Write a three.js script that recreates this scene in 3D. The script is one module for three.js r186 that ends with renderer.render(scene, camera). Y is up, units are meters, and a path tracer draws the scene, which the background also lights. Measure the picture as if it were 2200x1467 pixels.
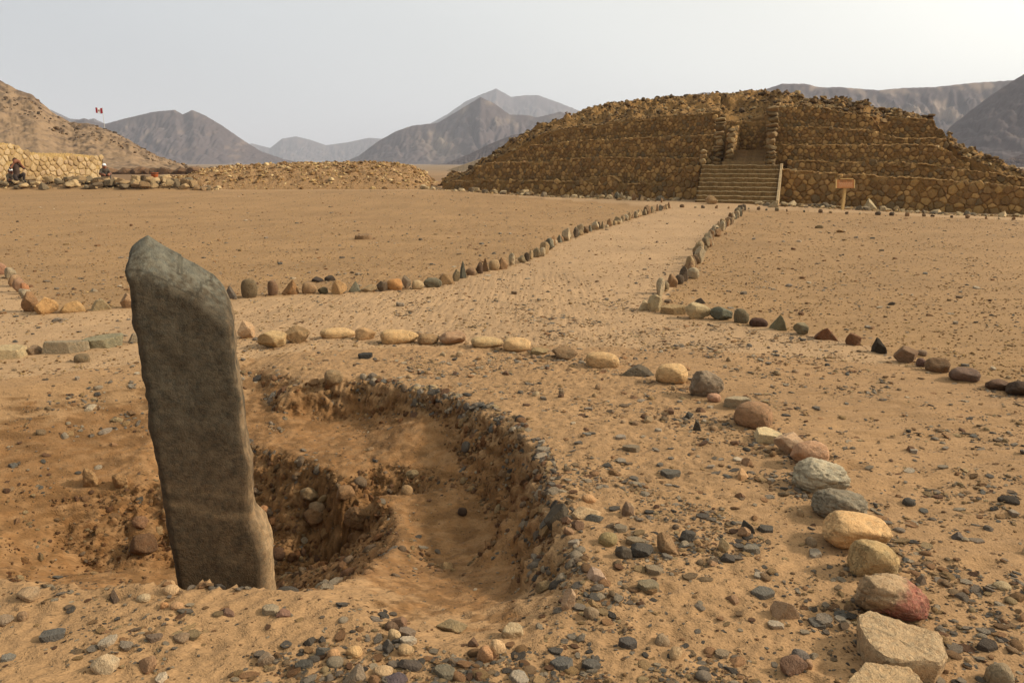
import * as THREE from 'three';
import { mergeGeometries, mergeVertices, toCreasedNormals } from 'three/addons/utils/BufferGeometryUtils.js';
import { MarchingCubes } from 'three/addons/objects/MarchingCubes.js';
import { createNoise2D, createNoise3D } from 'simplex-noise';

// ------------------------------------------------------------------ camera, sky, sun, exposure
const scene = new THREE.Scene();
const camera = new THREE.PerspectiveCamera(46.4, 1024 / 682, 0.1, 40000);
camera.position.set(0, 1.6, 0);
camera.rotation.set(-THREE.MathUtils.degToRad(12.6), 0, 0);
const SUN_AZ = 78, SUN_EL = 31;                                   // degrees right of the view, degrees up
const toSun = new THREE.Vector3().setFromSphericalCoords(1, THREE.MathUtils.degToRad(90 - SUN_EL), Math.PI - THREE.MathUtils.degToRad(SUN_AZ));
const SKY = { zenith: [0.29, 0.345, 0.41], horizon: [0.495, 0.512, 0.527], glow: [1.0, 0.93, 0.73], wide: 62, core: [2.0, 1.8, 1.4], tight: 14 };
{
  const W = 512, Hh = 256, data = new Float32Array(W * Hh * 4), v = new THREE.Vector3();
  for (let j = 0; j < Hh; j++) for (let i = 0; i < W; i++) {
    const el = ((j + 0.5) / Hh - 0.5) * Math.PI, az = ((i + 0.5) / W - 0.5) * 2 * Math.PI;
    v.set(Math.cos(el) * Math.cos(az), Math.sin(el), Math.cos(el) * Math.sin(az));
    const ang = THREE.MathUtils.radToDeg(Math.acos(THREE.MathUtils.clamp(v.dot(toSun), -1, 1)));
    const up = Math.pow(Math.max(0, Math.sin(el)), 0.55), g = Math.exp(-((ang / SKY.wide) ** 2)), c = Math.exp(-ang / SKY.tight);
    const k = (j * W + i) * 4, veil = 1 + 0.022 * Math.sin(3.1 * az + 9 * el + 1.3 * Math.sin(5 * el + az)) + 0.016 * Math.sin(7.3 * az - 14 * el + 2 * Math.sin(2.2 * az + 6 * el)) + 0.01 * Math.sin(15 * az + 31 * el);
    for (let n = 0; n < 3; n++) data[k + n] = (SKY.horizon[n] + (SKY.zenith[n] - SKY.horizon[n]) * up + SKY.glow[n] * g + SKY.core[n] * c) * veil;
    data[k + 3] = 1;
  }
  const sky = new THREE.DataTexture(data, W, Hh, THREE.RGBAFormat, THREE.FloatType);
  sky.mapping = THREE.EquirectangularReflectionMapping; sky.magFilter = THREE.LinearFilter; sky.minFilter = THREE.LinearFilter; sky.needsUpdate = true;
  scene.background = sky; scene.environment = sky;
}
const sun = new THREE.DirectionalLight(new THREE.Color().setRGB(1, 0.91, 0.78), 3.7);
sun.position.copy(toSun).multiplyScalar(120); sun.target.position.set(0, 0, -20); scene.add(sun, sun.target);
sun.castShadow = true; sun.shadow.radius = 9; sun.shadow.mapSize.set(4096, 4096);
Object.assign(sun.shadow.camera, { left: -60, right: 60, top: 60, bottom: -60, near: 1, far: 400 });
const renderer = new THREE.WebGLRenderer({ antialias: true });
renderer.toneMapping = THREE.LinearToneMapping; renderer.toneMappingExposure = 1.25;
renderer.shadowMap.enabled = true; renderer.shadowMap.type = THREE.PCFSoftShadowMap;
scene.fog = new THREE.FogExp2(new THREE.Color().setRGB(0.86, 0.88, 0.97), 0.00021);

// ------------------------------------------------------------------ measured layout, in metres (x right, z toward the viewer)
const TIN_POINTS = [[-2.597,-2.894,0],[-2.321,-2.898,0],[-2.06,-2.923,-0.01],[-1.859,-2.851,0],[-1.654,-2.826,0],[-1.471,-2.845,0.015],[-1.312,-2.836,0.02],[-1.115,-2.819,0.01],[-0.935,-2.826,0],[-0.816,-2.833,-0.02],[-2.709,-3.024,-0.12],[-2.822,-3.206,-0.3],[-2.422,-3.028,-0.15],[-2.522,-3.21,-0.36],[-2.149,-3.053,-0.2],[-2.238,-3.235,-0.45],[-1.94,-2.981,-0.3],[-2.02,-3.163,-0.55],[-1.726,-2.956,-0.45],[-1.797,-3.138,-0.75],[-1.51,-2.925,-0.55],[-1.549,-3.037,-0.84],[-1.347,-2.916,-0.6],[-1.382,-3.028,-0.88],[-1.145,-2.899,-0.62],[-1.175,-3.011,-0.93],[-0.96,-2.906,-0.62],[-0.985,-3.018,-0.95],[-0.838,-2.913,-0.55],[-0.86,-3.025,-0.92],[-0.766,-2.946,-0.06],[-0.685,-3.133,-0.13],[-0.671,-3.4,-0.22],[-0.604,-3.883,-0.36],[-0.67,-4.255,-0.385],[-0.852,-4.54,-0.365],[-1.071,-4.712,-0.345],[-1.382,-4.959,-0.3],[-1.622,-5.153,-0.29],[-1.789,-5.227,-0.29],[-1.94,-5.246,-0.29],[-1.557,-4.49,-0.93],[-1.337,-4.526,-0.95],[-1.176,-4.583,-0.95],[-1.038,-4.64,-0.9],[-0.877,-4.617,-0.68],[-4.912,-5.582,0],[-4.209,-5.545,0],[-3.75,-5.619,0],[-3.56,-5.644,0],[-3.307,-5.746,0],[-3.004,-5.838,0],[-2.756,-5.915,-0.01],[-2.514,-6.12,-0.02],[-2.386,-6.384,-0.03],[-4.076,-4.902,-0.15],[-3.788,-5.042,-0.2],[-3.454,-5.098,-0.22],[-3.184,-5.062,-0.24],[-2.906,-5.249,-0.24],[-2.508,-5.298,-0.24],[-2.151,-5.385,-0.27],[-3.338,-4.258,-0.3],[-3.161,-4.6,-0.36],[-2.758,-4.647,-0.38],[-2.366,-4.748,-0.36],[-2.179,-4.72,-0.38],[-2.03,-5.006,-0.5],[-2.995,-4.311,-0.47],[-2.798,-4.437,-0.5],[-2.552,-4.501,-0.5],[-2.33,-4.636,-0.5],[-2.214,-4.671,-0.5],[-3.176,-3.836,-0.4],[-2.766,-3.934,-0.52],[-2.62,-4.088,-0.66],[-2.469,-4.278,-0.78],[-2.204,-4.305,-0.75],[-2.051,-4.387,-0.81],[-1.758,-4.422,-0.86],[-1.812,-5.464,-0.28],[-1.708,-5.578,-0.24],[-1.38,-5.619,-0.315],[-1.082,-5.5,-0.31],[-1.475,-5.322,-0.3],[-0.701,-4.911,-0.33],[-0.914,-4.911,-0.33],[-0.477,-5.163,-0.26],[-1.963,-5.977,-0.17],[-2.109,-6.347,-0.08],[-2.273,-6.754,-0.02],[-1.866,-5.829,-0.2],[-2.138,-5.852,-0.17],[-1.68,-5.794,-0.05],[-1.56,-5.853,-0.03],[-1.701,-6.12,-0.02],[-1.431,-5.911,-0.02],[-1.145,-5.911,-0.02],[-0.839,-5.765,-0.02],[-0.575,-5.564,-0.03],[-0.379,-5.412,-0.03],[-1.689,-5.701,-0.215],[-1.613,-5.734,-0.255],[-1.418,-5.79,-0.31],[-1.13,-5.77,-0.285],[-0.864,-5.656,-0.19],[-0.605,-5.495,-0.16],[-0.409,-5.345,-0.17],[-1.924,-6.671,0],[-1.86,-6.158,-0.03],[-1.821,-6.0,-0.12],[-0.187,-5.108,-0.01],[-0.03,-4.831,0],[0.109,-4.441,0],[0.162,-4.004,0],[0.191,-3.586,0],[0.237,-3.265,0.01],[0.269,-3.009,0.01],[0.251,-2.787,0],[0.15,-2.564,0],[0.0,-2.449,0],[-0.182,-2.414,0],[-0.388,-2.474,0],[-0.572,-2.594,0],[-0.733,-2.704,0],[-0.364,-5.154,-0.19],[-0.298,-4.81,-0.29],[-0.169,-4.482,-0.4],[-0.052,-4.111,-0.43],[0.023,-3.526,-0.3],[-0.02,-3.097,-0.2],[-0.11,-2.821,-0.13],[-0.22,-2.708,-0.1],[-0.353,-2.723,-0.08],[-0.505,-2.788,-0.06],[-0.662,-2.857,-0.05],[-0.547,-4.35,-0.4],[-0.438,-4.67,-0.39],[-0.302,-4.151,-0.45],[-0.402,-3.823,-0.42],[-0.208,-3.609,-0.37],[-0.286,-3.166,-0.24],[-0.466,-3.379,-0.28],[-0.578,-3.217,-0.19],[-4.6,-1.3,0],[-4.6,-7.6,0],[-3,-1.3,0],[-3,-7.6,0],[-1.5,-1.3,0],[-1.5,-7.6,0],[0,-1.3,0],[0,-7.6,0],[1.6,-1.3,0],[1.6,-7.6,0],[-4.6,-2.2,0],[1.6,-2.2,0],[-4.6,-3.2,0],[1.6,-3.2,0],[-4.6,-4.4,0],[1.6,-4.4,0],[-4.6,-5.6,0],[1.6,-5.6,0],[-4.6,-6.6,0],[1.6,-6.6,0],[0.7,-2.4,0],[0.8,-3.4,0],[0.8,-4.4,0],[0.6,-5.4,0],[0.1,-6.3,0],[-0.8,-6.6,0],[-1.6,-6.5,0],[-2.6,-6.4,0],[-3.4,-6.2,0],[-0.6,-2.2,0],[-1.2,-2.2,0],[-2,-2.2,0],[0.1,-2.3,0],[-2.9,-2.3,0]];
const SLABS = [[[0.966,-2.044],[1.001,-2.114],[1.103,-2.21],[1.122,-2.215],[1.24,-2.194],[1.248,-2.152],[1.235,-2.086],[1.19,-2.003]],[[1.186,-2.456],[1.247,-2.491],[1.337,-2.419],[1.423,-2.364],[1.384,-2.246],[1.341,-2.203],[1.257,-2.21],[1.183,-2.219],[1.161,-2.251],[1.153,-2.314],[1.162,-2.402]]];
const RING = [[1.157,-2.158,0.265,0.07,0.22,"slab","b8986e",1,"pale granite slab cut off by the bottom edge of the picture"],[1.324,-2.407,0.315,0.075,0.29,"slab","b99a72",2,"large flat pale granite slab, biggest stone of the ring around the pit"],[1.387,-2.642,0.254,0.136,0.178,"red","a88a66",3,"pitted oval boulder with red paint on its end beside the flat granite slab"],[1.448,-2.918,0.189,0.129,0.133,"bould","b2935f",4,"tan triangular boulder between the red-ended boulder and the big orange-tan boulder"],[1.476,-3.155,0.281,0.126,0.21,"bould","d2a468",5,"big smooth orange-tan boulder with a sharp facet, in the stone ring"],[1.516,-3.433,0.248,0.118,0.186,"rough","857a68",6,"dark grey grooved boulder touching the big orange-tan boulder"],[1.554,-3.757,0.279,0.144,0.195,"rough","b0a48c",7,"pale grey lumpy boulder between the pink stone and the dark grey boulder"],[1.613,-4.073,0.199,0.119,0.139,"bould","b88a66",8,"pinkish rounded stone behind the pale grey lumpy boulder"],[1.576,-4.276,0.18,0.104,0.144,"block","b59271",9,"pinkish tan angular block next to the thin pale slab in the ring"],[1.519,-4.483,0.165,0.063,0.132,"slab","c9b184",10,"thin pale yellowish slab in front of the brown oval boulder"],[1.505,-4.746,0.234,0.149,0.176,"egg","9c7450",11,"brown speckled oval boulder standing on the ring, right of the pit"],[1.524,-5.137,0.197,0.066,0.138,"slab","a9977a",12,"flat layered grey slab tucked behind the brown oval boulder"],[1.392,-5.265,0.095,0.054,0.076,"egg","bb8a6c",13,"small pink cobble below the grey rough boulder"],[1.379,-5.427,0.239,0.176,0.167,"rough","8d7a66",14,"grey brown rough boulder with a pointed top in the ring"],[1.197,-5.772,0.242,0.135,0.181,"egg","d0a66c",15,"pale tan egg shaped boulder beside the dark slate wedge"],[0.976,-5.988,0.285,0.081,0.143,"wedge","5f5445",16,"dark slate wedge lying between two tan boulders of the ring"],[0.731,-6.231,0.272,0.117,0.15,"egg","c9a069",17,"elongated tan boulder left of the dark slate wedge"],[0.445,-6.519,0.227,0.109,0.159,"block","927350",18,"brown angular stone with a peaked top on the far side of the ring"],[0.238,-6.656,0.164,0.061,0.115,"block","9a8258",19,"low grey tan block next to a pale round boulder on the ring"],[0.043,-6.824,0.245,0.107,0.184,"egg","d0a66e",20,"pale tan rounded boulder right of the long flat-bottomed one, far ring"],[-0.224,-6.964,0.294,0.083,0.176,"egg","c2a06c",21,"low elongated sandy boulder sloping down to the left, far ring"],[-0.544,-7.092,0.25,0.105,0.175,"bould","b08864",22,"pinkish domed boulder touching a small brown boulder, far ring"],[-0.766,-7.099,0.197,0.091,0.148,"egg","9c7a50",23,"small brown boulder between the long tan one and the pinkish domed one"],[-1.035,-7.135,0.35,0.113,0.192,"egg","cca268",24,"longest tan boulder on the far side of the ring, above the pit edge"],[-1.37,-7.266,0.192,0.11,0.144,"bould","b98f5c",25,"tan angular-topped boulder between two long tan boulders"],[-1.646,-7.355,0.333,0.094,0.183,"egg","cda46c",26,"low oval tan boulder nearest the two broken blocks on the far ring"],[-1.995,-7.2,0.24,0.146,0.18,"block","96764c",27,"broken brown block with a notch in its top, right of the pale block"],[-2.154,-7.004,0.269,0.147,0.202,"block","b69664",28,"pale broken block with a slanted face, just right of the standing stone"],[-2.504,-7.332,0.162,0.159,0.129,"block","b8926a",29,"pinkish squared block right behind the edge of the standing stone"],[-3.449,-7.111,0.13,0.083,0.091,"wedge","8f7f68",30,"grey stone half hidden behind the left side of the standing stone"],[-3.654,-6.942,0.341,0.098,0.188,"slab","8c8468",31,"grey green slab with a notched side, left of the standing stone"],[-3.876,-6.728,0.378,0.107,0.189,"slab","93836a",32,"long low grey slab half buried in sand, left ring"],[-4.109,-6.668,0.169,0.077,0.118,"wedge","846a50",33,"small brown peaked stone between two pale slabs, left ring"],[-4.236,-6.529,0.281,0.112,0.169,"slab","b09a72",34,"pale flat block cut off by the left edge of the picture"]];
const CURVE_ROW = [[1.489,-8.767,0.143,0.102,0.114,"wedge","b29a74",41,"pale pointed stone at the tip of the corner right of the path"],[1.58,-8.678,0.168,0.188,0.118,"block","ae9870",42,"pale upright block second at the corner right of the path"],[1.762,-8.553,0.284,0.101,0.142,"slab","a88a5c",43,"low tan block between the corner and the pale-topped block"],[1.969,-8.312,0.281,0.162,0.196,"block","b59e74",44,"large block with a pale flat top near the path corner"],[2.198,-8.214,0.232,0.132,0.162,"block","6f7060",45,"grey green angular stone right of the pale-topped block"],[2.357,-8.031,0.156,0.15,0.125,"egg","776a50",46,"upright grey green egg shaped stone left of the dark brown one"],[2.487,-7.873,0.183,0.09,0.146,"egg","54382a",47,"dark chocolate brown oval stone in the curving row"],[2.628,-7.701,0.17,0.149,0.119,"wedge","7c7658",48,"grey green stone with a slanted top in the curving row"],[2.783,-7.503,0.147,0.104,0.117,"block","85795c",49,"squared grey block in the curving row right of the path"],[2.94,-7.277,0.22,0.113,0.132,"wedge","7b4c2a",50,"rust brown wedge with a sharp peak in the curving row"],[3.095,-7.043,0.134,0.113,0.107,"block","7c5232",51,"rust brown blocky stone right of the rust brown wedge"],[3.194,-6.737,0.137,0.125,0.109,"wedge","3f3528",52,"nearly black pyramid shaped stone in the curving row"],[3.251,-6.384,0.186,0.131,0.13,"block","8a6a4e",53,"brown cracked block right of the black pyramid shaped stone"],[3.504,-6.618,0.088,0.048,0.071,"egg","8a705a",54,"small round cobble behind the brown cracked block"],[3.31,-6.23,0.091,0.073,0.073,"egg","75574e",55,"small purple cobble leaning on the brown domed stone"],[3.357,-6.091,0.186,0.106,0.139,"bould","846444",56,"brown domed stone in the right part of the curving row"],[3.428,-5.829,0.215,0.094,0.151,"bould","7a6052",57,"purple brown humped stone near the right end of the row"],[3.546,-5.595,0.172,0.069,0.129,"bould","6f5340",58,"low dark stone second from the right edge of the picture"],[3.619,-5.44,0.198,0.093,0.149,"bould","4f3c2c",59,"dark brown stone cut off by the right edge of the picture"]];
const FRONT_ROW = [[-3.408,-9.534,0.143,0.155,0.086,"wedge","6e6258",61,"grey purple pointed stone peeking out right of the standing stone"],[-3.218,-9.653,0.199,0.234,0.139,"egg","766347",62,"tall grey brown egg shaped stone, first tall one right of the standing stone"],[-2.973,-9.79,0.128,0.184,0.103,"egg","7c5c42",63,"slim brown upright oval stone left of the rusty angular one"],[-2.776,-9.854,0.227,0.181,0.136,"wedge","8f6434",64,"rust orange angular stone with a slanted edge in the front row"],[-2.548,-9.909,0.185,0.141,0.148,"egg","9a7852",65,"round brown stone with a crease, left of the small dark green one"],[-2.381,-9.92,0.136,0.086,0.109,"block","58503a",66,"smallest dark green stone of the front row"],[-2.182,-9.938,0.192,0.187,0.153,"block","b28a56",67,"tan blocky stone with a pale right side in the front row"],[-2.016,-10.097,0.164,0.143,0.098,"wedge","727060",68,"grey green triangular stone next to the tan blocky one"],[-1.841,-10.118,0.214,0.097,0.15,"block","a88c64",69,"low broken tan stone between the grey triangle and the dark block"],[-1.676,-10.156,0.146,0.128,0.116,"block","604e3c",70,"dark brown block leaning on the orange round stone"],[-1.533,-10.282,0.211,0.144,0.169,"egg","b9803c",71,"orange round stone in the front row"],[-1.391,-10.41,0.123,0.17,0.086,"block","95816a",72,"pinkish grey upright stone right of the orange round stone"],[-1.233,-10.319,0.161,0.115,0.129,"egg","b0946a",73,"pale round cobble left of the long grey stone"],[-1.054,-10.479,0.254,0.118,0.127,"rough","736c58",74,"long low grey stone in the front row"],[-0.904,-10.761,0.247,0.147,0.148,"wedge","8c6c44",75,"brown angular stone behind the long grey stone"],[-0.777,-11.039,0.103,0.168,0.072,"block","877556",76,"narrow grey upright stone touching the grey spike"],[-0.706,-11.324,0.113,0.248,0.068,"spike","5d5c50",77,"tall thin grey spike, most pointed stone of the front row"],[-0.609,-11.632,0.145,0.105,0.101,"egg","8a6a4c",78,"low brown stone right of the grey spike"],[-0.488,-11.777,0.11,0.178,0.088,"block","56402e",79,"dark brown upright block right of the low brown stone"],[-0.406,-12.013,0.112,0.208,0.067,"spike","82603e",80,"brown upright blade next to the dark brown block"],[-0.273,-12.225,0.167,0.156,0.133,"egg","a98a60",81,"round tan stone where the front row turns into the path edge"]];
const LEFT_ROW = [[-4.353,-8.909,0.173,0.168,0.138,"block","a07c58",91,"pinkish squared block left of the standing stone"],[-4.596,-8.776,0.22,0.128,0.154,"wedge","a48e66",92,"pale tan green stone with a peaked top in the left row"],[-4.858,-8.667,0.277,0.125,0.166,"wedge","b28a52",93,"tan wedge rising to the right in the left row"],[-5.102,-8.585,0.236,0.178,0.189,"block","bf9052",94,"squared orange-tan block at the corner of the left row"],[-5.328,-8.682,0.185,0.221,0.148,"block","946c44",95,"brown leaning block touching the squared orange-tan block"],[-5.91,-9.537,0.131,0.122,0.105,"block","a09078",96,"pale grey topped stone behind the brown leaning block"],[-6.112,-9.881,0.105,0.143,0.084,"bould","b07448",97,"orange pink stone in the receding left row"],[-6.296,-10.073,0.151,0.175,0.121,"bould","9a7458",98,"large pinkish brown stone in the receding left row"],[-6.649,-10.551,0.151,0.156,0.121,"bould","a4805c",99,"pinkish tan stone below the grey one in the receding left row"],[-7.188,-11.337,0.148,0.154,0.118,"bould","98886e",100,"grey capped stone in the receding left row"],[-7.554,-11.719,0.138,0.168,0.111,"bould","ac7c60",101,"pink stone at the left edge of the picture in the receding row"]];
const LOOSE = [[1.139,-4.66,0.06,0.065,0.048,"wedge","4a443c",201,"dark pointed rock right of the pit, left of the ring"],[1.144,-4.917,0.064,0.041,0.051,"block","4c4a46",202,"small dark round rock above the dark pointed rock"],[0.836,-3.935,0.103,0.029,0.082,"flat","5c5852",203,"dark flat disc of stone alone on the sand inside the ring"],[0.682,-4.312,0.101,0.029,0.081,"flat","7d6d58",204,"grey oblong flat stone inside the ring"],[1.202,-3.897,0.087,0.043,0.07,"wedge","b08658",205,"tan pyramid shaped stone left of the pale grey boulder"],[0.211,-3.452,0.132,0.037,0.106,"flat","554c40",206,"long dark flat stone at the edge of the right pit wall"],[0.341,-3.451,0.15,0.042,0.12,"block","b2946c",207,"pinkish tan stone on top of the small pile by the pit edge"],[0.377,-3.405,0.093,0.037,0.074,"block","5c5a54",208,"dark grey block in the small pile by the pit edge"],[0.543,-3.469,0.058,0.062,0.046,"block","7c6450",209,"upright brown stone right of the small pile by the pit edge"],[0.171,-3.471,0.083,0.024,0.066,"flat","63605a",210,"grey flat stone at the pit lip below the small pile"],[0.373,-3.609,0.072,0.03,0.057,"egg","b88a58",211,"orange tan pebble above the small pile by the pit edge"],[0.413,-3.16,0.084,0.046,0.068,"egg","8f7c50",212,"olive tan cobble at the left end of the second small pile"],[0.463,-3.035,0.069,0.051,0.055,"block","554c42",213,"dark brown block at the front of the second small pile"],[0.542,-3.062,0.104,0.05,0.084,"block","4c4844",214,"largest dark grey block of the second small pile"],[0.659,-3.099,0.091,0.082,0.073,"block","8c6c48",215,"brown and tan block at the right end of the second small pile"],[0.533,-3.167,0.085,0.024,0.068,"flat","807058",216,"grey tan flat stone resting behind the second small pile"],[0.765,-3.208,0.077,0.043,0.062,"block","4e4a46",217,"dark angular rock right of the second small pile"],[1.05,-3.275,0.063,0.048,0.051,"wedge","4a4640",218,"black triangular shard left of the orange-tan boulder"],[1.131,-3.286,0.07,0.02,0.056,"flat","55504a",219,"dark flat shard right of the black triangular shard"],[0.895,-3.094,0.048,0.059,0.038,"block","a48c64",220,"small squared tan stone inside the ring"],[1.01,-3.092,0.07,0.02,0.056,"flat","7c7468",221,"upright grey flake inside the ring left of the big boulders"],[0.891,-3.013,0.061,0.029,0.049,"block","4c4642",222,"dark lump below the squared tan stone"],[0.951,-2.74,0.087,0.025,0.07,"flat","6c6862",223,"grey two toned slab inside the ring"],[0.993,-2.607,0.094,0.056,0.075,"wedge","a48464",224,"pinkish tan angular rock left of the red-ended boulder"],[0.906,-2.284,0.082,0.049,0.066,"block","7c5c48",225,"brown squarish rock left of the biggest slab"],[0.953,-2.337,0.057,0.033,0.045,"egg","6c6460",226,"grey cobble touching the brown squarish rock"],[0.336,-2.861,0.089,0.033,0.071,"wedge","b0907a",227,"pinkish wedge on the sand below the pit corner"],[0.207,-2.657,0.058,0.077,0.046,"block","a8886a",228,"upright pinkish block near the lower right pit lip"],[0.523,-2.78,0.083,0.023,0.066,"flat","7c7058",229,"round grey flat stone inside the ring"],[0.571,-2.92,0.075,0.021,0.06,"flat","86745c",230,"tan flat stone beside round pebbles inside the ring"],[0.483,-3.288,0.07,0.02,0.056,"flat","776a58",231,"flat brown stone between the two small piles"],[0.164,-2.311,0.078,0.022,0.063,"flat","605e5c",232,"blue grey slate plate near the bottom of the picture"],[0.393,-2.415,0.065,0.018,0.052,"flat","55504e",233,"dark slate plate right of the blue grey slate plate"],[0.259,-2.307,0.064,0.018,0.051,"flat","5c5854",234,"dark slate plate at the bottom, between two others"],[0.703,-2.37,0.054,0.015,0.043,"flat","82705a",235,"brown flat stone low in the picture inside the ring"],[1.597,-2.83,0.052,0.036,0.041,"wedge","756455",236,"small grey cone shaped stone right of the red-ended boulder"],[2.395,-3.582,0.099,0.028,0.08,"egg","3c342c",237,"black oval stone on the sand outside the ring"],[1.541,-2.224,0.084,0.067,0.067,"egg","8c7a60",238,"grey brown cobble at the lower right corner"],[1.61,-2.407,0.073,0.021,0.058,"flat","4a4038",239,"dark flat shard above the lower right cobble"],[1.9,-2.803,0.072,0.024,0.058,"egg","a08c68",240,"pale oval pebble outside the ring near the right edge"],[1.953,-3.212,0.071,0.031,0.057,"wedge","5c5450",241,"dark wedge outside the ring right of the tan triangular boulder"],[2.013,-3.186,0.072,0.021,0.058,"flat","77685a",242,"brown grey pair of flakes outside the ring"],[1.912,-3.575,0.066,0.032,0.053,"egg","4c4844",243,"dark round pebble outside the ring beside the grey boulder"],[-0.424,-2.524,0.057,0.026,0.046,"egg","6c5440",244,"dark brown cobble above a tan pebble below the pit"],[-0.406,-2.457,0.046,0.031,0.037,"egg","b0946c",245,"tan egg pebble under the dark brown cobble"],[-0.369,-2.485,0.067,0.019,0.053,"flat","776658",246,"grey brown stone right of the dark brown cobble"],[-0.222,-2.604,0.112,0.032,0.09,"block","8c7856",247,"large grey tan block on the near lip of the pit"],[0.005,-2.522,0.079,0.043,0.064,"bould","b09874",248,"pale round boulder with brown spots below the pit"],[-0.089,-2.345,0.057,0.049,0.045,"bould","a87a50",249,"reddish tan egg stone below the pale round boulder"],[-0.049,-2.385,0.056,0.042,0.045,"egg","c09c70",250,"smooth pale cobble behind the reddish tan egg stone"],[-0.414,-2.372,0.038,0.045,0.03,"block","55504c",251,"dark upright block at the bottom centre"],[-0.355,-2.372,0.057,0.027,0.046,"egg","aa8a60",252,"round tan cobble right of the dark upright block"],[-0.217,-2.252,0.073,0.021,0.059,"flat","6c6454",253,"grey rectangular plate standing in the sand at the bottom"],[-0.331,-2.291,0.078,0.024,0.062,"block","544a44",254,"dark brown angular stone left of the grey rectangular plate"],[-0.495,-2.232,0.076,0.046,0.061,"wedge","7c6c5c",255,"grey pointed rock at the bottom edge"],[-0.416,-2.263,0.069,0.02,0.055,"egg","b4946c",256,"long pale cobble at the bottom edge"],[-0.369,-2.216,0.083,0.028,0.067,"block","5c5058",257,"purple dark block cut off by the bottom edge"],[-0.528,-2.371,0.056,0.029,0.045,"egg","bc945e",258,"tan round cobble in the stony band at the bottom"],[-0.692,-2.437,0.047,0.024,0.038,"wedge","453f3a",259,"black pointed stone at the left of the stony band"],[-0.65,-2.44,0.037,0.019,0.03,"wedge","45403c",260,"black small cone in the stony band right of the other black stone"],[-0.593,-2.353,0.042,0.03,0.034,"egg","b08456",261,"orange small cobble in the stony band"],[-0.677,-2.298,0.059,0.017,0.047,"flat","4c4a46",262,"dark flat oval stone in the stony band at the bottom"],[-1.504,-2.723,0.054,0.043,0.043,"wedge","544438",263,"dark brown triangular stone in front of the standing stone, left"],[-1.291,-2.735,0.059,0.03,0.048,"egg","b8946a",264,"pale round pebble in front of the standing stone"],[-1.378,-2.694,0.051,0.021,0.041,"egg","aa9474",265,"pale cobble left of two orange pebbles"],[-1.274,-2.635,0.031,0.018,0.025,"egg","b07c48",266,"left one of two orange pebbles"],[-1.223,-2.624,0.047,0.017,0.037,"egg","b4885c",267,"right one of two orange pebbles"],[-1.035,-2.611,0.059,0.019,0.047,"wedge","6c5040",268,"brown peaked stone in front of the standing stone, right"],[-0.828,-2.596,0.053,0.024,0.043,"block","805c4c",269,"reddish brown squared stone below the pit lip"],[-0.881,-2.621,0.064,0.018,0.052,"flat","94846c",270,"pale flat stone left of the reddish brown squared stone"],[-1.32,-2.292,0.089,0.049,0.071,"block","b09878",271,"large pale block at the lower left"],[-1.59,-2.472,0.081,0.023,0.065,"flat","5c5a58",272,"blue grey slate flake at the lower left"],[-1.227,-2.439,0.055,0.016,0.044,"flat","6c5a4c",273,"brown flake above a pale pebble at the lower left"],[-1.137,-2.447,0.061,0.017,0.049,"egg","846c54",274,"brown rounded stone at the lower left centre"],[-1.825,-2.723,0.092,0.031,0.074,"bould","9c8060",275,"sand coloured boulder at the far left below the pit"],[-3.573,-6.423,0.126,0.067,0.101,"egg","7c684c",276,"round brown cobble inside the ring at the left"],[-2.703,-10.976,0.164,0.073,0.131,"block","4c4038",277,"dark stone, left of a pair on the plaza behind the front row"],[-2.567,-11.061,0.165,0.074,0.132,"block","4a3e34",278,"dark stone, right of a pair on the plaza behind the front row"],[2.196,-9.193,0.172,0.068,0.138,"wedge","3c3228",279,"dark brown wedge behind the pale-topped corner block"],[-3.226,-17.315,0.382,0.108,0.306,"flat","8a6a48",280,"brown flat stone on the left plaza"],[7.771,-20.253,0.224,0.082,0.179,"block","8a7450",281,"squared stone on the right plaza, farther of two"],[7.809,-19.005,0.21,0.077,0.168,"block","a07c4c",282,"tan stone on the right plaza, nearer of two"],[4.393,-9.092,0.08,0.041,0.064,"block","4c4036",283,"small dark stone alone on the right plaza"],[-1.238,-6.528,0.124,0.035,0.099,"flat","3c3a38",284,"black flat slate on the mound above the pit"],[-0.531,-3.309,0.045,0.013,0.036,"egg","6a5846",285,"small dark pebble on the sandy pit slope"],[-0.292,-4.358,0.055,0.045,0.044,"egg","4c3c32",286,"dark round pebble on the pit floor"],[-1.37,-5.924,0.144,0.1,0.115,"egg","957a56",287,"round grey tan cobble sitting in the far pit wall"],[-1.614,-4.818,0.086,0.065,0.069,"egg","b07848",288,"orange round pebble in the shaft wall right of the standing stone"],[-1.234,-4.762,0.107,0.066,0.086,"egg","8c7254",289,"greyish cobble in the shaft wall"],[-1.256,-4.75,0.145,0.083,0.116,"bould","7e5c38",290,"round tan cobble at the bottom of the shaft wall"],[-1.052,-4.711,0.116,0.131,0.093,"bould","8a6640",291,"upright tan cobble in the shaft wall"],[-0.905,-4.496,0.143,0.123,0.115,"rough","7c5a36",292,"large cracked cobble in the shaft wall"],[-1.297,-4.824,0.112,0.099,0.089,"bould","806848",293,"grey wedge shaped cobble high in the shaft wall"],[-0.648,-4.579,0.073,0.054,0.058,"egg","987850",294,"tan oval pebble on the pit ledge"],[-2.224,-4.429,0.163,0.074,0.13,"bould","6c4c30",295,"dark brown cobble in the shadow left of the standing stone"],[-2.295,-4.549,0.097,0.044,0.078,"egg","8c6444",296,"reddish cobble left of the standing stone"],[-2.658,-4.711,0.099,0.117,0.079,"rough","a8804e",297,"clod of straw and soil on the left pit slope"],[-2.473,-4.721,0.093,0.084,0.075,"rough","a07848",298,"second clod of soil on the left pit slope, nearer the standing stone"]];
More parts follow.
